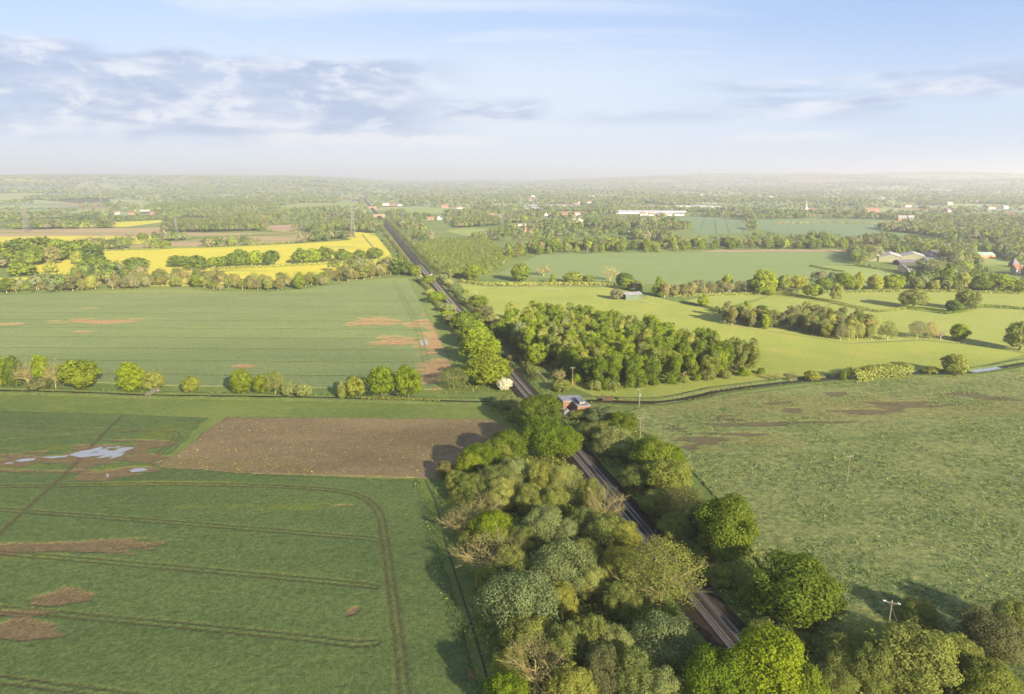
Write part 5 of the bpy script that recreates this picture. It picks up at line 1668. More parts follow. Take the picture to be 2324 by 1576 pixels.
# ---------------------------------------------------------------- wooden electricity poles
wood_m = solid('weathered_timber', (0.26, 0.20, 0.14), 0.9, vary=0.3, scale=1.5)
greywood = solid('grey_timber', (0.25, 0.22, 0.175), 0.9, vary=0.25, scale=1.5)
insul = solid('white_insulator', (0.7, 0.7, 0.68), 0.4)
pole_me = MB().tube((0, 0, -.5), (0, 0, 10), .17, .11, 8).mesh('post', wood_m)
arm_me = MB().box((0, 0, 9.75), (2.5, .14, .16)).tube((-.8, 0, 9.7), (0, 0, 9.0), .03, k=4).tube((.8, 0, 9.7), (0, 0, 9.0), .03, k=4).mesh('crossarm', greywood)
ins_me = MB().tube((0, 0, 0), (0, 0, .28), .08, .05, 6).mesh('insulator', insul)
POLES = [((1302, 827), (1299, 876), 'wooden pole with yellow bands standing before the plantation', 0), ((1454, 884), (1450, 928), 'wooden pole carrying a grey transformer by the river', 1),
         ((1456, 946), (1452, 1000), 'wooden pole between the river and the line-side trees', 0), ((1930, 1038), (1922, 1094), 'wooden pole alone in the middle of the rough meadow', 0),
         ((2017, 1386), (2010, 1462), 'near wooden pole with a wide white-tipped crossarm', 2), ((1023, 613), (1022, 635), 'wooden pole at the corner of the pasture hedge', 0),
         ((987, 586), (987, 600), 'wooden pole in the young scrub, first beyond the pasture', 0), ((966, 567), (965, 581), 'wooden pole in the young scrub, second beyond the pasture', 0),
         ((941, 550), (940, 566), 'wooden pole beside the line, third beyond the pasture', 0), ((928, 546), (928, 556), 'wooden pole beside the line, fourth beyond the pasture', 0),
         ((887, 541), (886, 552), 'wooden pole on the rape side of the railway', 0), ((1082, 664), (1081, 688), 'wooden pole half hidden by the round bright oak', 0)]
for (ut, vt), (ub, vb), lb, extra in POLES:
    x, y = P(ub, vb)
    o = tag(link('electricity_pole', None, None, (x, y, 0), R(8) if extra < 2 else R(-25)), lb, 'pole', 'wooden poles of the power line')
    sc = 1.0 if extra < 2 else 1.12
    o.scale = (sc, sc, sc)
    link('post', pole_me, o)
    link('crossarm', arm_me, o)
    for k in (-1.1, 0, 1.1):
        link('insulator', ins_me, o, (k, 0, 9.84 if k else 10.0))
    if extra == 1:
        link('transformer', MB().box((0, -.5, 6.9), (.9, .7, 1.2)).tube((-.25, -.5, 7.5), (-.25, -.5, 7.9), .06).tube((.25, -.5, 7.5), (.25, -.5, 7.9), .06).mesh('transformer', greymetal), o)
    if 'yellow' in lb:
        link('band', MB().tube((0, 0, 1.9), (0, 0, 2.2), .185, k=8).tube((0, 0, 2.7), (0, 0, 2.95), .18, k=8).mesh('band', solid('yellow_band', (.7, .5, .05))), o)
    if extra == 2:
        link('stay', MB().tube((0, 0, 9.0), (1.5, .4, 5.5), .03, k=4).mesh('stay', greywood), o)
        link('tip', MB().box((-1.35, 0, 9.85), (.5, .2, .2), .3).box((1.35, 0, 9.85), (.5, .2, .2), -.3).mesh('tip', insul), o)

# ---------------------------------------------------------------- lattice pylons
lat = solid('galvanised_lattice', (0.17, 0.165, 0.15), 0.6, 0.4, 0.2)
pb = MB()
HP = 34.0
lev = [(0, 3.2), (7, 2.4), (13, 1.8), (18, 1.35), (22, 1.1), (26, .9), (30, .7), (34, .12)]
for (z0, a0), (z1, a1) in zip(lev[:-1], lev[1:]):
    cs0 = [(-a0, -a0), (a0, -a0), (a0, a0), (-a0, a0)]
    cs1 = [(-a1, -a1), (a1, -a1), (a1, a1), (-a1, a1)]
    for i in range(4):
        j = (i + 1) % 4
        pb.tube((*cs0[i], z0), (*cs1[i], z1), .20, k=4)
        pb.tube((*cs0[i], z0), (*cs1[j], z1), .10, k=3)
        pb.tube((*cs0[j], z0), (*cs1[i], z1), .10, k=3)
        pb.tube((*cs1[i], z1), (*cs1[j], z1), .09, k=3)
tower_me = pb.mesh('tower', lat)
arms = []
for z, L in ((20, 5.2), (25, 4.4), (30, 3.6)):
    b = MB()
    for s in (-1, 1):
        for yy in (-.8, .8):
            b.tube((0, yy, z), (s * L, 0, z + .2), .13, k=4).tube((0, yy, z + 1.6), (s * L, 0, z + .2), .10, k=4)
        b.tube((s * L, 0, z + .2), (s * L, 0, z - 1.6), .12, k=4)
    arms.append(b.mesh('cross_arm', lat))
PYL = [((401, 493), (401, 528.5), 'steel lattice pylon against the oak wood'), ((801, 478), (801, 531), 'steel lattice pylon above the main rape field by the railway'), ((1141, 491), (1141, 520), 'steel lattice pylon beside the village paddock'),
       ((1454, 498), (1454, 530), 'steel lattice pylon among the trees below the terraced houses'), ((1790, 490), (1788, 536), 'tall steel lattice pylon before the blue-green field'), ((63, 463), (63, 527), 'steel lattice pylon near the frame edge on the tan field'),
       ((129, 457), (129, 475), 'steel lattice pylon beyond the blue-green strip'), ((230, 442), (230, 462), 'steel lattice pylon on the thin yellow stripe'), ((251, 446), (251, 461), 'smaller steel lattice pylon next to the yellow stripe'), ((284, 433), (284, 449), 'farthest visible steel lattice pylon below the red-roofed village')]
for (ut, vt), (ub, vb), lb in PYL:
    x, y = P(ub, vb)
    hh = (vb - vt) * depth(x, y) / FPX / cosP
    s = hh / 34.0
    o = tag(link('electricity_pylon', None, None, (x, y, 0), R(RNG.uniform(-25, 25)), (s, s, s)), lb, 'pylon', 'lattice pylons crossing the plain')
    link('tower', tower_me, o)
    for a in arms:
        link('cross_arm', a, o)

# ---------------------------------------------------------------- fences
fpost = MB().box((0, 0, .55), (.14, .14, 1.5)).mesh('post', greywood)


def fence(px, label, step=4.0, rails=True, h=1.15, maxp=95, white=False):
    line = smooth_line(PP(px), 6) if len(px) > 2 else PP(px)
    o = tag(link('post_fence', None, None, (line[0][0], line[0][1], 0)), label, 'fence')
    b = MB()
    cnt, acc = 0, 0.0
    for (x0, y0), (x1, y1) in zip(line[:-1], line[1:]):
        L = math.hypot(x1 - x0, y1 - y0)
        while acc < L and cnt < maxp:
            f = acc / L
            k = link('post', fpost, o, (x0 + (x1 - x0) * f - line[0][0], y0 + (y1 - y0) * f - line[0][1], 0))
            k.scale = (1.1, 1.1, h / 1.15 * RNG.uniform(.9, 1.1))
            cnt += 1
            acc += step
        acc -= L
        if rails:
            for z in ((.45, .85, 1.15) if white else (.55, 1.0)):
                b.tube((x0 - line[0][0], y0 - line[0][1], z), (x1 - line[0][0], y1 - line[0][1], z), .012 if not white else .035, k=4, cap=False)
    if rails:
        link('wire' if not white else 'rail', b.mesh('rail', greywood), o)
    return o


ring = [(1247 + 43 * math.cos(a), 652.5 + 6.3 * math.sin(a)) for a in np.linspace(0, 6.283, 25)]
fence(ring, 'oval ring of timber fencing in the middle of the pasture', 3.4, True, 1.3, 60, True)
fence([(1030, 638), (1047, 644.5), (1143, 651), (1240, 651.5), (1340, 650.5), (1402, 652)], 'post fence along the hedge at the head of the pasture', 4.5)
fence([(1455, 672), (1500, 679), (1560, 690), (1632, 713), (1642, 730)], 'post fence from the green barn to the round copse', 3.5)
fence([(1642, 731), (1690, 745), (1740, 753), (1786, 757)], 'post fence wrapping the foot of the round copse', 3.0)
fence([(1790, 747), (1850, 766), (1923, 783)], 'post fence under the long copse', 3.2)
fence([(1936, 781), (1990, 777), (2077, 773), (2130, 777), (2200, 783), (2281, 793), (2330, 805)], 'post fence with pale posts running to the river by the dead tree', 3.2)
fence([(1530, 906), (1590, 893), (1650, 886), (1740, 866)], 'low post fence between plantation and river', 3.2)
fence([(1219, 843), (1232, 858), (1240, 868), (1236, 878)], 'weathered timber fence beside the railway scrub', 2.2, True, 1.2, 30, True)
fence([(1432, 683), (1450, 686), (1470, 690), (1490, 690)], 'broken timber yard fence in front of the green barn', 2.4, True, 1.3, 40, True)
fence([(1368, 1046), (1376, 1053), (1386, 1061)], 'thin metal handrail on the grassy side of the line', 2.0, True, 1.0, 12)

# ---------------------------------------------------------------- footbridge, sluice, signals
x, y = P(344, 897)
p1, p2 = Vector((*P(335, 904), 0)), Vector((*P(362, 885), 0))
fb = tag(link('footbridge', None, None, (p1.x, p1.y, 0), math.atan2(p2.y - p1.y, p2.x - p1.x)), 'grey timber footbridge with handrails over the ditch', 'footbridge')
BL = 12.0
link('deck', MB().box((BL / 2, 0, 1.0), (BL, 1.4, .18)).box((.3, 0, .5), (.5, 1.4, 1)).box((BL - .3, 0, .5), (.5, 1.4, 1)).mesh('deck', greywood), fb)
for s in (-.7, .7):
    b = MB()
    for k in range(8):
        b.box((BL * k / 7 * .98 + .1, s, 1.6), (.14, .12, 1.2))
    for z in (1.5, 1.85, 2.2):
        b.box((BL / 2, s + .08 * np.sign(s), z), (BL, .07, .12))
    link('handrail', b.mesh('handrail', greywood), fb)
x, y = P(1378, 911)
sl = tag(link('sluice', None, None, (x, y, 0), R(4)), 'rusty sluice gate across the river behind the brick hut', 'sluice')
link('gate', MB().box((0, 0, 1.0), (4.2, .25, 1.9)).mesh('gate', rusty), sl)
for s in (-2.3, 2.3):
    link('upright', MB().box((s, 0, 1.6), (.3, .35, 3.4)).mesh('upright', rusty), sl)


def signal(u, v, label, h, w_, orange=False):
    x, y = P(u, v)
    o = tag(link('railway_signal', None, None, (x, y, 0), RZ - R(90)), label, 'signal')
    link('post', MB().tube((0, 0, 0), (0, 0, h), .12, k=6).mesh('post', greymetal), o)
    hd = link('head', MB().box((0, 0, h + .45), (w_, .35, 1.0)).mesh('head', solid('orange_enamel', (.85, .33, .02)) if orange else white_m), o)
    if not orange:
        link('hood', MB().tube((0, -.2, h + .6), (0, -.5, h + .6), .16, k=8).mesh('hood', darkmetal), hd)
        link('ladder', MB().box((-.2, .3, h / 2), (.05, .05, h)).box((.2, .3, h / 2), (.05, .05, h)).mesh('ladder', greymetal), o)
    else:
        link('border', MB().box((0, -.2, h + .45), (w_ * .6, .06, .6)).mesh('border', solid('yellow_enamel', (.9, .6, .05))), hd)


signal(956, 632, 'white signal cabinet on a post on the crop side of the line', 2.6, 1.3)
signal(979, 631, 'white signal head on a mast on the pasture side of the line', 3.2, 1.6)
signal(1170, 917, 'small orange track board by the rails near the grey willow', 1.9, .8, True)

# railway bridges
for (u, v, lb) in ((858, 494, 'nearer brick arch bridge over the railway'), (840.5, 474.5, 'farther brick arch bridge over the railway')):
    x, y = P(u, v)
    tt = ((np.array([x, y]) - A0) @ RD)
    x, y = along(tt)
    o = tag(link('road_bridge', None, None, (x, y, 0), RZ - R(90)), lb, 'bridge', 'brick bridges over the railway')
    arc = [(-9 + 18 * k / 14, 5.2 * math.sin(math.pi * k / 14) ** .6) for k in range(15)]
    b = MB()
    for s in (-3.0, 3.0):
        outer = [(-16, 0), (-16, 8.2), (16, 8.2), (16, 0)]
        for k in range(14):
            (xa, za), (xb, zb) = arc[k], arc[k + 1]
            b.face([(xa, s, za), (xb, s, zb), (xb, s, 8.2), (xa, s, 8.2)])
        for sx in (-1, 1):
            b.face([(sx * 9, s, 0), (sx * 16, s, 0), (sx * 16, s, 8.2), (sx * 9, s, 8.2)])
    for k in range(14):
        (xa, za), (xb, zb) = arc[k], arc[k + 1]
        b.face([(xa, -3, za), (xb, -3, zb), (xb, 3, zb), (xa, 3, za)])
    b.face([(-16, -3, 7.2), (16, -3, 7.2), (16, 3, 7.2), (-16, 3, 7.2)])
    link('arch', b.mesh('arch', brick_m), o)
    for s in (-3.15, 3.15):
        link('parapet', MB().box((0, s, 8.4), (32, .28, .5)).mesh('parapet', concrete), o)

# ---------------------------------------------------------------- cow and dead tree
hide = solid('black_hide', (0.018, 0.014, 0.012), 0.8)


def skinned(name, joints, edges, mat, levels=1):
    me = bpy.data.meshes.new(name)
    me.from_pydata([j[:3] for j in joints], edges, [])
    o = bpy.data.objects.new(name, me)
    COL.objects.link(o)
    sk = o.modifiers.new('skin', 'SKIN')
    for i, j in enumerate(joints):
        me.skin_vertices[0].data[i].radius = (j[3], j[4] if len(j) > 4 else j[3])
    me.skin_vertices[0].data[0].use_root = True
    o.modifiers.new('sub', 'SUBSURF').levels = levels
    o.modifiers['sub'].render_levels = levels
    me.materials.append(mat)
    return o


J = [(-.75, 0, 1.15, .30, .36), (-.2, 0, 1.08, .36, .42), (.45, 0, 1.12, .34, .44), (.85, 0, 1.25, .20, .27), (1.15, 0, .95, .15, .19), (1.38, 0, .48, .13, .15), (1.5, 0, .22, .09, .10),
     (-.85, .22, .75, .16, .20), (-.95, .22, .42, .08), (-.88, .22, .03, .07), (-.85, -.22, .75, .16, .20), (-.7, -.22, .42, .08), (-.66, -.22, .03, .07),
     (.5, .2, .65, .13, .16), (.55, .2, .36, .075), (.52, .2, .03, .07), (.5, -.2, .65, .13, .16), (.68, -.2, .36, .075), (.7, -.2, .03, .07),
     (-1.08, 0, 1.25, .05), (-1.2, 0, .8, .03), (-1.2, 0, .45, .05), (1.22, .26, .72, .05), (1.22, -.26, .72, .05)]
E_ = [(0, 1), (1, 2), (2, 3), (3, 4), (4, 5), (5, 6), (0, 7), (7, 8), (8, 9), (0, 10), (10, 11), (11, 12), (2, 13), (13, 14), (14, 15), (2, 16), (16, 17), (17, 18), (0, 19), (19, 20), (20, 21), (4, 22), (4, 23)]
cow = skinned('cow', J, E_, hide, 2)
x, y = P(1527, 738.5)
cow.location, cow.rotation_euler, cow.scale = (x, y, 0), (0, 0, R(150)), (1.25, 1.25, 1.25)
tag(cow, 'black cow grazing alone on the pasture', 'cow')
x, y = P(2133, 772)
b = branches(13, 4.5, np.random.default_rng(5), .25, 7, 4, 1, .45, .9, 6)
b.tube((0, 0, 2), (1.2, .3, 13), .35, .05, 6)
o = tag(link('dead_tree', b.mesh('dead_tree', solid('dead_wood', (.28, .20, .15), .95)), None, (x, y, 0), .5), 'dead bare tree with a broken leaning stem by the fence', 'dead tree')

# ---------------------------------------------------------------- houses
MW = {'white': white_m, 'brick': brick_m, 'cream': cream, 'dark': solid('tarred_boards', (.045, .042, .04), .8), 'green': solid('green_sheeting', (.07, .10, .06), .6),
      'olive': solid('olive_sheeting', (.22, .22, .13), .6), 'stone': solid('ragstone', (.27, .25, .21), .9), 'orange': solid('orange_boards', (.45, .17, .08), .8)}
MR = {'tile': solid('clay_tiles', (.17, .098, .066), .9, vary=.3), 'slate': solid('slates', (.11, .10, .105), .6), 'sheet': solid('pale_roof_sheet', (.33, .32, .30), .5, vary=.1), 'grey': solid('grey_roof_sheet', (.20, .205, .20), .5),
      'green': solid('green_roof_sheet', (.22, .30, .25), .5), 'brown': solid('brown_tiles', (.15, .10, .075), .9), 'tan': solid('asbestos_sheet', (.28, .245, .21), .8)}
glass_m = solid('window_glass', (.05, .06, .07), .1, .6)
beam_m = MW['dark']


def house(u, v, label, W, D, hw, hr, wall, roof, rz=0.0, windows=6, chimneys=1, hip=False, name='house', cat='house', group=None, z=0.0, timber=False):
    """gabled or hipped building: walls, roof, chimney, windows and a door"""
    x, y = P(u, v, z)
    o = tag(link(name, None, None, (x, y, z), R(rz)), label, cat, group)
    b = MB()
    h = D / 2
    for x0 in (-W / 2, W / 2):
        pts = [(x0, -h, -1), (x0, h, -1), (x0, h, hw)] + ([] if hip else [(x0, 0, hw + hr)]) + [(x0, -h, hw)]
        b.face(pts if x0 > 0 else pts[::-1])
    b.face([(-W / 2, -h, -1), (W / 2, -h, -1), (W / 2, -h, hw), (-W / 2, -h, hw)])
    b.face([(W / 2, h, -1), (-W / 2, h, -1), (-W / 2, h, hw), (W / 2, h, hw)])
    wl = link('wall', b.mesh('wall', MW[wall]), o)
    e = .4
    r = MB()
    k = W / 2 - (D / 2 if hip else 0)
    dz = hr * e / h
    A, B_, C_, D_ = (-W / 2 - e, -h - e, hw - dz), (W / 2 + e, -h - e, hw - dz), (W / 2 + e, h + e, hw - dz), (-W / 2 - e, h + e, hw - dz)
    kk = k + (0 if hip else e)
    T1, T2 = (-kk, 0, hw + hr), (kk, 0, hw + hr)
    for dzz in (.06, .28):
        up = lambda p: (p[0], p[1], p[2] + dzz)
        r.face([up(A), up(B_), up(T2), up(T1)]).face([up(C_), up(D_), up(T1), up(T2)])
        if hip:
            r.face([up(B_), up(C_), up(T2)]).face([up(D_), up(A), up(T1)])
    rf = link('roof', r.mesh('roof', MR[roof]), o)
    for c in range(chimneys):
        cx_ = (W / 2 - .9) * (1 if c % 2 == 0 else -1) * (1 if c < 2 else .2)
        link('chimney', MB().box((cx_, 0, hw + hr + .3), (.9, .7, 2.6)).box((cx_, 0, hw + hr + 1.7), (1.05, .85, .2)).mesh('chimney', MW['brick']), rf)
    nper = max(1, windows // 2)
    for i in range(windows):
        s, j = divmod(i, nper)
        wx = -W / 2 + W * (j + .5) / nper
        wz = 1.6 if s == 0 else min(hw - .9, 4.2)
        if s and hw < 4.2:
            break
        if s == 0 and j == nper // 2:
            link('door', MB().box((wx, -h - .04, 1.0), (1.0, .12, 2.1)).mesh('door', MW['dark']), o)
            continue
        wn = link('window', MB().box((wx, -h - .03, wz), (1.3, .10, 1.2)).mesh('window', MW['white']), o)
        link('pane', MB().box((wx, -h - .06, wz), (1.1, .10, 1.0)).mesh('pane', glass_m), wn)
    if timber:
        tb = MB()
        for j in range(9):
            tb.box((-W / 2 + W * (j + .5) / 9, -h - .05, hw * .55), (.22, .10, hw * .9))
        link('timber_frame', tb.mesh('timber_frame', beam_m), wl)
    return o


# barn on the pasture and the farm at the right
house(1432, 678, 'dark green sheet-metal barn with a grey roof at the head of the pasture', 17, 11, 4.2, 1.7, 'green', 'grey', 20, 0, 0, name='barn', cat='barn')
lean = tag(link('shelter_frame', None, None, (*P(1459, 679), 0), R(20)), 'open rust-red steel frame at the end of the green barn', 'shelter')
for s in (-2.2, 2.2):
    for r_ in (-2, 2):
        link('upright', MB().box((s, r_, 1.7), (.2, .2, 3.4)).mesh('upright', rusty), lean)
link('beam', MB().box((0, -2, 3.5), (4.8, .2, .2)).box((0, 2, 3.5), (4.8, .2, .2)).box((-2.2, 0, 3.6), (.2, 4.2, .2)).mesh('beam', rusty), lean)
shed_lbl = ('long pale-roofed shed, nearest the willows of the three-bay farm shed', 'middle pale-roofed bay of the three-bay farm shed with olive gable', 'pale-roofed bay of the farm shed beside the slate-roofed hall')
for i, (u, v, W, rz) in enumerate(((1977, 590, 34, 64), (2018, 591, 46, 64), (2070, 590, 40, 64))):
    house(u, v, shed_lbl[i], W, 27 if i else 20, 6.2, 3.6, 'olive', 'sheet', rz, 0, 0, name='farm_shed', cat='shed', group='bays of the large farm shed')
house(2116, 588, 'hall with a large hipped slate roof behind the farm sheds', 26, 20, 6, 6, 'white', 'slate', 8, 4, 1, True)
house(2112, 594, 'flat pale outbuilding in front of the slate-roofed hall', 24, 9, 4.5, .6, 'white', 'sheet', 4, 4, 0, name='outbuilding', cat='building')
house(2052, 601, 'low dark open barn in front of the farm shed', 24, 12, 3.6, 3.0, 'dark', 'slate', 12, 0, 0, name='barn', cat='barn')
house(2047, 616, 'black-and-white stable with a grey gable roof', 10, 9, 4.4, 2.6, 'dark', 'grey', 62, 0, 0, name='stable', cat='stable')
house(2062, 617, 'low white lean-to beside the black-and-white stable', 8, 6, 2.6, .7, 'white', 'sheet', 14, 2, 0, name='outbuilding', cat='building')
house(2168, 622, 'small cottage with a clay tile roof behind the dark pyramid tree', 9, 8, 3, 4.2, 'brick', 'tile', 70, 2, 0)
house(2232, 585, 'orange-walled hall with a long green roof', 22, 15, 4, 3.4, 'orange', 'green', 4, 4, 0, name='hall', cat='hall')
house(2318, 566, 'white timber-framed house with black beams at the frame edge', 16, 9, 5.2, 3.8, 'white', 'brown', -8, 8, 2, timber=True)
house(2318, 623, 'large pale manor house with two tall chimneys', 22, 9, 6.2, 4.0, 'stone', 'tile', 6, 10, 2)
house(2328, 624, 'projecting white gable wing of the manor house', 10, 8, 6.2, 4.4, 'white', 'tile', 84, 4, 0)
house(2300, 606, 'pointed dark roof of the old kiln behind the manor', 8, 8, 4, 7, 'brick', 'slate', 0, 0, 0, True, name='kiln', cat='building')
house(2188, 607, 'dark cottage roof among trees before the green-roofed hall', 12, 8, 3.4, 3.4, 'brick', 'brown', 30, 2, 1)
house(2155, 606, 'brown-roofed cottage under the large willow of the village', 12, 8, 3.2, 3.6, 'cream', 'brown', -20, 2, 1)
house(2146, 562, 'grey low shed behind the village trees', 14, 8, 3.4, 2, 'cream', 'grey', 20, 2, 0, name='shed', cat='shed')
house(2318, 540, 'white-walled house with a grey roof at the far village edge', 14, 8, 5, 3, 'white', 'slate', 10, 6, 1)
house(2195, 520, 'pink-walled house among bare trees behind the village', 14, 8, 5, 3.5, 'cream', 'tile', -15, 6, 1)
house(2262, 505, 'red-roofed farmhouse far right behind the bare poplars', 22, 10, 5, 5, 'brick', 'tile', 8, 6, 1)
house(2282, 514, 'white gabled house below the red-roofed far farmhouse', 14, 9, 5, 4, 'white', 'brown', 30, 6, 1)
# farms and village across the middle
house(263, 487, 'white and red farmhouse alone beyond the small blue-green field', 22, 11, 6, 5, 'white', 'brown', 5, 6, 1)
house(302, 487.5, 'brick cottage beside the large dark barn', 22, 12, 6, 4, 'brick', 'brown', 4, 4, 0)
house(325, 486, 'large dark barn with a long white roof and pale bays', 48, 18, 8, 5, 'dark', 'sheet', 2, 0, 0, name='barn', cat='barn')
house(349, 487.5, 'red-roofed brick house at the end of the dark barn', 18, 11, 5, 5, 'brick', 'tile', 6, 4, 1)
house(1010, 472, 'red brick house with a pale drive beyond the pale field', 26, 14, 7, 6, 'brick', 'tile', 5, 6, 2)
house(1041, 476, 'white house with red roof beside the red brick one', 26, 14, 7, 6, 'white', 'brown', 40, 6, 2)
house(977, 499, 'small red-roofed house in the blossom garden', 18, 9, 4, 4, 'brick', 'tile', 10, 2, 0)
house(998, 499.5, 'white steep-gabled house near the blossom trees', 12, 10, 6, 6, 'white', 'slate', 75, 4, 1)
house(1061, 493, 'dark-roofed house with red chimney above the lineside wood', 22, 11, 5, 5, 'cream', 'slate', -15, 4, 2)
house(1121, 495, 'white house with dark roofs west of the village paddock', 20, 11, 6, 6, 'white', 'brown', 30, 6, 1)
house(1136, 495, 'dark roofed house beside the white house of the paddock', 20, 11, 5, 6, 'brick', 'slate', -10, 4, 1)
house(876, 467, 'pale house on the edge of the far wood by the railway', 26, 12, 6, 5, 'cream', 'tan', 5, 4, 0)
house(893, 467.5, 'reddish house on the edge of the far wood by the railway', 26, 12, 5, 5, 'brick', 'brown', -5, 4, 0)
house(907, 467.5, 'white house on the edge of the far wood by the railway', 20, 12, 5, 4, 'white', 'slate', 15, 4, 0)
house(1172, 513, 'long low white shed at the head of the village paddock', 38, 10, 3.4, 1.4, 'white', 'sheet', 6, 0, 0, name='shed', cat='shed')
house(1240, 492, 'white gable among the village trees', 10, 10, 7, 5, 'white', 'tile', 80, 2, 0)
house(1249, 493, 'small white cottage with orange roof in the village', 12, 9, 5, 4, 'white', 'tile', 20, 2, 1)
house(1282, 489, 'pair of red village houses under a dark cypress', 24, 11, 6, 5, 'brick', 'tile', -10, 4, 1)
house(1309, 490, 'cream village house with red roof by the polytunnels', 18, 11, 7, 5, 'cream', 'tile', 20, 6, 1)
for i, u in enumerate((1293, 1304, 1315)):
    house(u, 504, 'tan-roofed gable bay of the village packing shed, %s from the cypress' % ORD[i], 24, 16, 5, 4, 'cream', 'tan', 78, 0, 0, name='packing_shed', cat='shed', group='bays of the packing shed')
house(1262, 509, 'long dark poultry shed below the packing shed', 56, 9, 3, 2, 'dark', 'brown', 4, 0, 0, name='shed', cat='shed')
house(1320, 511.5, 'long low white-roofed shed below the packing shed', 70, 9, 3, 1.2, 'white', 'sheet', -12, 0, 0, name='shed', cat='shed')
TER = [(1458, 489.5, 'white', 'brown'), (1467, 489, 'cream', 'tan'), (1477, 490.5, 'white', 'tile'), (1497, 490, 'brick', 'slate'), (1508, 490, 'brick', 'tan'), (1519, 490, 'white', 'grey'), (1536, 490, 'cream', 'slate'), (1546, 490, 'white', 'slate')]
for i, (u, v, wl, rf) in enumerate(TER):
    house(u, v, '%s-walled house in the terraced row by the polytunnels, %s from the dark oak' % (wl, ORD[i]), 16, 10, 5.5, 4, wl, rf, RNG.uniform(-6, 6), 6, 1, group='terraced houses by the polytunnels')
house(1430, 530.5, 'tiny white hut among oaks below the terraced houses', 9, 6, 3, 1.5, 'white', 'sheet', 4, 2, 0, name='hut', cat='hut')
house(1920, 484, 'white-walled house with brown roof near the church', 30, 14, 7, 7, 'white', 'brown', 15, 6, 1)
house(1978, 483, 'long red farmhouse beside a white-cowled oast', 48, 16, 8, 8, 'brick', 'tile', 5, 6, 1)
ox, oy = P(1988, 482)
oast = tag(link('oast_house', None, None, (ox, oy, 0)), 'round red oast tower with a white cowl beside the long farmhouse', 'oast house')
link('wall', MB().tube((0, 0, 0), (0, 0, 9), 5.5, k=14).mesh('wall', brick_m), oast)
link('roof', MB().tube((0, 0, 9), (0, 0, 21), 6.0, .8, 14).mesh('roof', MR['tile']), oast)
link('cowl', MB().tube((0, 0, 21), (.3, 0, 25.5), 1.3, .5, 8).mesh('cowl', white_m), oast)
ox, oy = P(1326.5 - 2, 526)
oast2 = tag(link('oast_house', None, None, (*P(1192 + 0, 529), 0)), 'small oast with white cowl in the oak belt above the large green field', 'oast house')
link('wall', MB().tube((0, 0, 0), (0, 0, 7), 3.4, k=12).mesh('wall', brick_m), oast2)
link('roof', MB().tube((0, 0, 7), (0, 0, 15), 3.8, .6, 12).mesh('roof', MR['tile']), oast2)
link('cowl', MB().tube((0, 0, 15), (.6, 0, 19), 1.1, .4, 8).mesh('cowl', white_m), oast2)
cx0, cy0 = P(1828, 484)
ch = tag(link('church', None, None, (cx0, cy0, 0), R(5)), 'stone church with a tall pointed spire among dark trees', 'church')
link('tower', MB().box((0, 0, 9), (9, 9, 18)).mesh('tower', MW['stone']), ch)
link('spire', MB().tube((0, 0, 18), (0, 0, 43), 4.6, .15, 8).mesh('spire', MR['tan']), ch)
nv = link('nave', MB().box((17, 0, 4.5), (25, 10, 9)).mesh('nave', MW['stone']), ch)
link('roof', MB().face([(4.6, -5.6, 9), (30, -5.6, 9), (30, 0, 15), (4.6, 0, 15)]).face([(30, 5.6, 9), (4.6, 5.6, 9), (4.6, 0, 15), (30, 0, 15)]).face([(30, -5.6, 9), (30, 5.6, 9), (30, 0, 15)]).mesh('roof', MR['tile']), nv)

# polytunnels: ridged white film over the fruit fields
film = solid('polythene_film', (0.30, 0.315, 0.345), 0.45, 0.4, vary=.06, scale=.02)
for px, lb in (([(1140, 477.5), (1204, 467.5), (1301, 467.5), (1320, 473.5), (1263, 475.5)], 'white polytunnel field west of the hedge line'), ([(1328, 471.5), (1397, 471.5), (1480, 475), (1566, 478.5), (1549, 484), (1400, 486), (1362, 480.5)], 'larger white polytunnel field behind the terraced houses')):
    poly = PP(px)
    xs_ = [p[0] for p in poly]
    b = MB()
    for yy in np.arange(min(p[1] for p in poly), max(p[1] for p in poly), 9.0):
        cr = sorted(x0 + (yy - y0) / (y1 - y0) * (x1 - x0) for (x0, y0), (x1, y1) in zip(poly, poly[1:] + poly[:1]) if (y0 > yy) != (y1 > yy))
        if len(cr) >= 2 and cr[1] - cr[0] > 15:
            pr_ = [(-4.4, .3), (-4.0, 2.4), (-2.0, 4.0), (0, 4.5), (2.0, 4.0), (4.0, 2.4), (4.4, .3)]
            for (ya, za), (yb, zb) in zip(pr_[:-1], pr_[1:]):
                b.face([(cr[0], yy + ya, za), (cr[1], yy + ya, za), (cr[1], yy + yb, zb), (cr[0], yy + yb, zb)])
    tag(link('polytunnel_block', b.mesh('polytunnel_block', film)), lb, 'polytunnels')

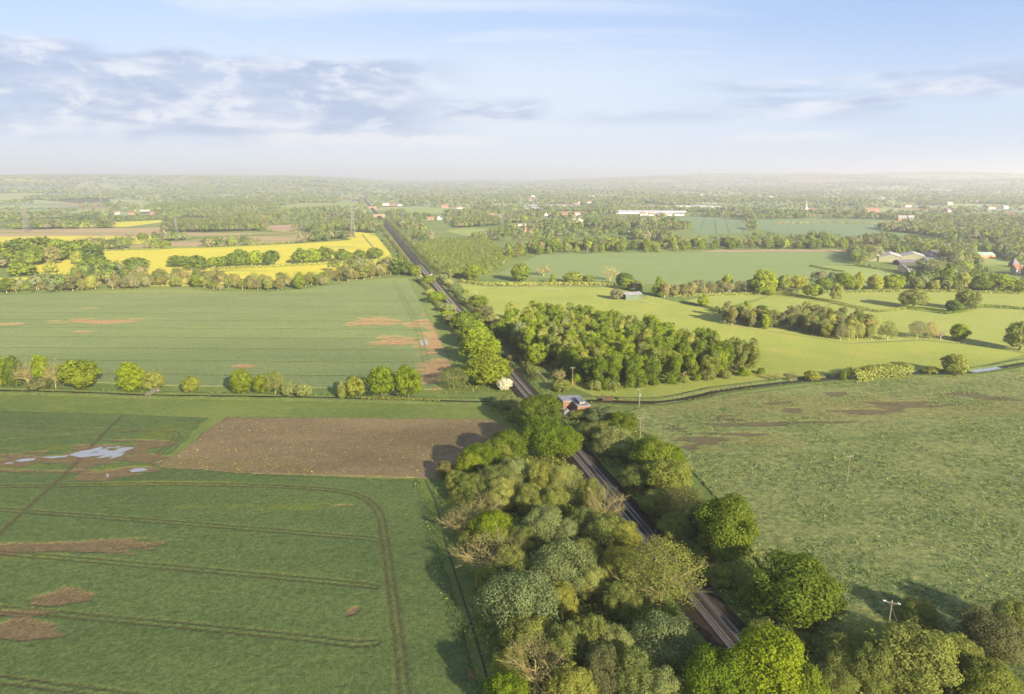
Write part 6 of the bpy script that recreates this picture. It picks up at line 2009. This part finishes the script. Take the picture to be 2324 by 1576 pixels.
# far warehouses and villages
for u, v, W, D, h, lb in ((823, 428.5, 260, 90, 16, 'first far white warehouse where the railway meets the town'), (866, 430.5, 190, 120, 15, 'far white warehouse, first of the big row right of the railway'), (905, 430.5, 240, 140, 16, 'far white warehouse, middle of the big row'), (933, 428.3, 330, 120, 15, 'far white warehouse, longest and last of the big row')):
    house(u, v, lb, W, D, h, 4, 'white', 'sheet', RNG.uniform(-4, 4), 0, 0, name='warehouse', cat='warehouse')
house(1568, 472, 'white greenhouse block beyond the polytunnels', 120, 50, 6, 4, 'white', 'sheet', -4, 0, 0, name='greenhouse', cat='greenhouse')
house(1607, 474, 'second white greenhouse block beyond the polytunnels', 90, 40, 6, 4, 'white', 'sheet', -4, 0, 0, name='greenhouse', cat='greenhouse')
for i in range(34):
    u = 284 + 4.6 * i + RNG.uniform(-1, 1)
    house(u, 427.3 - .012 * (u - 284) + RNG.uniform(-.7, .5), 'red-roofed house in the far village row below the ridge', 34, 22, 11, 10, RNG.choice(['brick', 'white', 'cream']), 'tile', RNG.uniform(-20, 20), 0, 0, group='houses of the far red-roofed village')
for i in range(30):
    u = 700 + 95 * RNG.random()
    house(u, 430.5 + RNG.uniform(-1.6, 2.2), 'pale house of the far town beside the railway', 26, 18, 9, 7, RNG.choice(['white', 'cream']), RNG.choice(['tan', 'grey', 'brown']), RNG.uniform(-40, 40), 0, 0, group='pale houses of the far town')
SPOT = [(180, 444), (196, 450), (240, 452), (20, 436), (12, 446), (60, 448), (120, 451), (340, 442), (290, 449), (322, 453), (420, 440), (560, 434), (520, 445), (1000, 437), (968, 444), (1080, 452), (1210, 448), (1290, 440), (1345, 447), (1400, 434), (1428, 434),
        (1500, 436), (1590, 444), (1640, 436), (1694, 449), (1750, 448), (1776, 449.5), (1890, 450), (1700, 438), (1800, 440), (2110, 458), (2155, 465), (2215, 461), (2250, 475), (2280, 474), (2060, 470), (2150, 482), (2290, 490), (2046, 500), (2065, 500), (2000, 452), (1338, 462), (1310, 464), (1202, 456)]
for u, v in SPOT:
    house(u, v, 'distant scattered farmhouse in the hazy woods', 22, 14, 6.5, 6, RNG.choice(['white', 'white', 'brick', 'cream']), RNG.choice(['tile', 'tan', 'brown', 'grey']), RNG.uniform(-50, 50), 0, 0, group='scattered farmhouses of the hazy plain')

# ---------------------------------------------------------------- far woods and hedgerow trees (nobody could count these)
LM = leaf_mat('far_leaves', (1, 1, 1), 0.38, 0.16, 0.0, tint=True)
rng = np.random.default_rng(41)
# middle distance, 850 m to 2450 m
N = 26000
a = np.radians(rng.uniform(-46, 46, N))
r = np.sqrt(rng.uniform(780 ** 2, 2480 ** 2, N))
X, Y = r * np.sin(a), r * np.cos(a)
ok = np.ones(N, bool)
for poly in FIELD_POLYS:
    ok &= ~in_poly(poly, X, Y)
paddock_ = PP([(1540, 690), (1660, 660), (2500, 655), (2500, 760)])
for poly in (BELT, PP([(1030, 650), (1420, 645), (1900, 660), (2500, 672), (2500, 900), (1030, 900)]), PP([(-300, 655), (-300, 668), (0, 660), (330, 648), (600, 655), (900, 625), (900, 615), (480, 640), (0, 655)])):
    ok &= ~in_poly(poly, X, Y)
for px in ([(1136, 479), (1204, 465.5), (1301, 465.5), (1335, 474), (1263, 479)], [(1322, 470), (1397, 469.8), (1574, 478), (1552, 492), (1440, 492), (1360, 483)], [(1960, 600), (2000, 580), (2130, 583), (2140, 604), (2060, 604), (2030, 622), (2000, 612)], [(2190, 580), (2270, 582), (2330, 600), (2330, 652), (2250, 645), (2210, 600)]):
    ok &= ~in_poly(PP(px), X, Y)
off = (np.c_[X, Y] - A0) @ RN
along_ = (np.c_[X, Y] - A0) @ RD
ok &= (np.abs(off) > 13)
cover = fbm(X / 170, Y / 230, 71, 3)
lineside = (np.abs(off) < 70)
ok &= (cover > 0.455) | (lineside & (cover > 0.36))
# clearings kept round buildings
for o in list(SC.objects):
    if o.parent is None and o.get('category') in ('house', 'shed', 'barn', 'hall', 'building', 'stable', 'church', 'oast house', 'warehouse', 'greenhouse', 'hut'):
        bx_, by_ = o.location.x, o.location.y
        L = math.hypot(bx_, by_)
        if L < 2600:
            tx, ty = bx_ / L, by_ / L
            da = (X - bx_) * tx + (Y - by_) * ty
            dc = np.abs((X - bx_) * ty - (Y - by_) * tx)
            ok &= ~((dc < 13) & (da < 14) & (da > -105 * 0 - L * 0.075))
scrub_zone = PP([(945, 560), (1000, 545), (1100, 548), (1165, 585), (1130, 612), (1080, 632), (1020, 632)])
inscrub = in_poly(scrub_zone, X, Y)
ok &= ~inscrub
X, Y, r = X[ok], Y[ok], r[ok]
keep = rng.random(len(X)) < 0.80
X, Y, r = X[keep], Y[keep], r[keep]
off = np.abs((np.c_[X, Y] - A0) @ RN)
big = fbm(X / 90, Y / 90, 5, 2)
hs = rng.uniform(5, 10, len(X)) + 9 * sm(.45, .65, big)
hs = np.where(off < 30, np.minimum(hs, rng.uniform(3.5, 7, len(X))), hs)
rs = hs * rng.uniform(.36, .52, len(X))
parts = []
nearz = r < 1350
for sel, nq, ks in ((nearz, 230, .145), (~nearz, 95, .22)):
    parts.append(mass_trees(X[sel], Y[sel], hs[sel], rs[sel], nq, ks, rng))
NMID = len(X)
# woods surveyed one by one
for px, step, h, wts in (([(362, 528), (470, 528), (596, 525), (590, 512), (500, 508), (400, 512)], 9, 17, (5, 3, 3, 2, 2, 1, 1, .5)), ([(335, 482), (480, 480), (612, 472), (600, 462), (480, 458), (345, 470)], 15, 16, (5, 3, 2, 3, 1, 1, 1, .3)),
                         ([(140, 509), (225, 508), (222, 501), (150, 502)], 9, 15, (1, 3, 1, 0, 0, 1, 6, 0)), ([(28, 522), (176, 520), (176, 516), (90, 514), (40, 516)], 11, 13, (4, 3, 3, 1, 2, 1, 1, .3)), ([(0, 498), (140, 496), (140, 490), (0, 492)], 15, 13, (4, 3, 3, 1, 2, 1, 1, .3)),
                         ([(738, 515), (864, 515), (866, 509), (738, 510)], 10, 12, (4, 3, 3, 1, 2, 1, 1, .3)), ([(1030, 519), (1140, 512), (1130, 502), (1040, 504)], 11, 15, (5, 3, 3, 2, 3, 1, 1, .3)), ([(742, 542), (794, 540), (800, 533), (750, 534)], 8, 8, (3, 3, 3, 1, 2, 1, 1, .3)),
                         ([(1990, 520), (2060, 530), (2150, 545), (2330, 545), (2330, 500), (2200, 495), (2080, 512)], 17, 13, (4, 2, 3, 2, 3, 1, 1, .8)), ([(1930, 575), (1990, 572), (2000, 590), (1960, 602), (1938, 600)], 9, 14, (2, 1, 3, 4, 1, 3, 0, 1)), ([(1990, 568), (2130, 570), (2150, 585), (2000, 578)], 11, 13, (3, 1, 3, 4, 1, 2, 0, 1)),
                         ([(2130, 600), (2190, 600), (2210, 640), (2300, 655), (2300, 664), (2130, 660), (2100, 640), (2080, 625)], 10, 10, (3, 2, 4, 2, 2, 2, 0, 1)), ([(2140, 575), (2200, 575), (2215, 600), (2150, 610)], 10, 15, (2, 1, 4, 3, 1, 3, 0, 0)), ([(2260, 545), (2340, 548), (2340, 600), (2280, 592)], 11, 10, (3, 2, 4, 2, 2, 2, 0, 1))):
    xs, ys = scatter(PP(px), step, rng)
    hh = h * rng.uniform(.75, 1.15, len(xs))
    parts.append(mass_trees(xs, ys, hh, step * rng.uniform(.5, .72, len(xs)), 170, .165, rng, wts))
v, q, ti, va = join_np(parts)
kind(link('woodland', mesh_np('woodland', v, q, [LM], {'tint': ti, 'var': va})), 'stuff', 'mixed woods and hedgerow trees of the middle distance')
# young scrub beside the line
xs, ys = scatter(scrub_zone, 3.6, rng)
hh = rng.uniform(3.0, 8.0, len(xs))
v, q, ti, va = mass_trees(xs, ys, hh, rng.uniform(1.6, 3.0, len(xs)), 80, .20, rng, (4, .3, 3, 7, 1, .5, 0, .3))
kind(link('scrub', mesh_np('scrub', v, q, [LM], {'tint': ti, 'var': va})), 'stuff', 'dense fresh green young woodland beside the railway')

# 2.4 km to the horizon: woods fill some fields, trees follow the edges of the others
gp = np.stack([gx, gy], -1)
PX, PY, PH, PR = [], [], [], []
for i, j, mi in CELLS:
    c4 = [gp[i, j], gp[i, j + 1], gp[i + 1, j + 1], gp[i + 1, j]]
    cc = sum(c4) / 4
    if abs(math.degrees(math.atan2(cc[0], cc[1]))) > 43:
        continue
    rad_ = math.hypot(*cc)
    R0 = max(5.5, 0.0021 * rad_)
    e1, e2 = np.linalg.norm(c4[1] - c4[0]), np.linalg.norm(c4[3] - c4[0])
    if mi == 5:
        n = int(min(2600, e1 * e2 / (2.2 * R0 * R0)))
        s, t = rng.random(n), rng.random(n)
        p = (c4[0] * ((1 - s) * (1 - t))[:, None] + c4[1] * (s * (1 - t))[:, None] + c4[2] * (s * t)[:, None] + c4[3] * ((1 - s) * t)[:, None])
        PX.append(p)
        PR.append(R0 * rng.uniform(.7, 1.25, n))
    else:
        for a_, b_, pr_ in ((0, 1, .9), (0, 3, .5)):
            if rng.random() < pr_:
                L = e1 if (a_, b_) == (0, 1) else e2
                n = int(L / (1.5 * R0) * rng.choice([.5, 1.1, 1.5]))
                t = rng.random(n)
                p = c4[a_] + (c4[b_] - c4[a_]) * t[:, None] + rng.normal(0, R0 * .5, (n, 2))
                PX.append(p)
                PR.append(R0 * rng.uniform(.5, 1.15, n))
        n = rng.poisson(2.0)
        p = cc + rng.normal(0, e1 * .3, (n, 2))
        PX.append(p)
        PR.append(R0 * rng.uniform(.6, 1.1, n))
p = np.concatenate(PX)
rs = np.concatenate(PR)
offr = np.abs((p - A0) @ RN)
k = offr > 16
for o in list(SC.objects):       # do not bury the far villages
    if o.parent is None and o.get('category') in ('house', 'warehouse', 'greenhouse', 'church', 'oast house', 'barn') and o.location.y > 2300:
        L = o.location.xy.length
        tx, ty = o.location.x / L, o.location.y / L
        da = (p[:, 0] - o.location.x) * tx + (p[:, 1] - o.location.y) * ty
        dc = np.abs((p[:, 0] - o.location.x) * ty - (p[:, 1] - o.location.y) * tx)
        wd = 24 if o['category'] != 'warehouse' else 120
        k &= ~((dc < wd) & (da < 30) & (da > -L * 0.06))
ymid = np.hypot(p[:, 0], p[:, 1]) < 2750
for poly in FIELD_POLYS:
    k &= ~(in_poly(poly, p[:, 0], p[:, 1]))
p, rs = p[k], rs[k]
hs = rng.uniform(8, 15, len(p)) * np.clip(rs / 7, .7, 1.15)
zz_ = hgt(p[:, 0], p[:, 1])
rd = np.hypot(p[:, 0], p[:, 1])
parts = []
for sel, nq, ks in ((rd < 4200, 26, .42), ((rd >= 4200) & (rd < 7500), 13, .6), (rd >= 7500, 8, .75)):
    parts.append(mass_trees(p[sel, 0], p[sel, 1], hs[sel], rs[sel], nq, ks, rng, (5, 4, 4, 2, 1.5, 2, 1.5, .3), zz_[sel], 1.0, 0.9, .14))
v, q, ti, va = join_np(parts)
kind(link('distant_woods', mesh_np('distant_woods', v, q, [LM], {'tint': ti, 'var': va})), 'stuff', 'hazy patchwork of woods and hedges out to the horizon')
print('COUNTS poplars', NPOP, 'trees', len(TREES), 'mid', NMID, 'far', len(p))

# ---------------------------------------------------------------- the air
hz, t_ = newmat('haze')
pv = t_.n('ShaderNodeVolumePrincipled', {'Color': (0.95, 0.96, 0.97, 1), 'Density': HAZE_DENSITY, 'Anisotropy': 0.35})
t_.t.links.new(pv.outputs[0], t_.n('ShaderNodeOutputMaterial').inputs['Volume'])
try:
    hz.volume_sampling = 'MULTIPLE_IMPORTANCE'
    hz.cycles.homogeneous_volume = True
except Exception:
    pass
hb = MB().box((0, 7800, 127.0), (33000, 17400, 258))
kind(link('haze', hb.mesh('haze', hz)), 'stuff', 'pale morning haze lying over the plain')

# unseen low cloud, added behind the camera to shade the near fields
vol, t_ = newmat('cloud_vapour')
pv = t_.n('ShaderNodeVolumePrincipled', {'Color': (1, 1, 1, 1), 'Density': CLOUD_DENSITY, 'Anisotropy': 0.3})
t_.t.links.new(pv.outputs[0], t_.n('ShaderNodeOutputMaterial').inputs['Volume'])
b = bmesh.new()
bmesh.ops.create_icosphere(b, subdivisions=5, radius=1.0)
for vt in b.verts:
    d = vt.co.normalized()
    k = 0.82 + 0.36 * float(fbm(np.array([d.x * 2.2 + d.z * 1.3 + 7]), np.array([d.y * 2.2 + d.z * 1.7 + 3]), 12, 4)[0])
    vt.co = Vector((d.x * 760, d.y * 330, d.z * (95 if d.z > 0 else 60))) * k
me = bpy.data.meshes.new('cloud')
b.to_mesh(me)
b.free()
me.materials.append(vol)
far_ = 760.0 / sd.z
kind(link('cloud', me, None, (20 + sd.x * far_, 45 + sd.y * far_, 760.0)), 'stuff', 'unseen low cloud added behind the camera, shading the near fields')
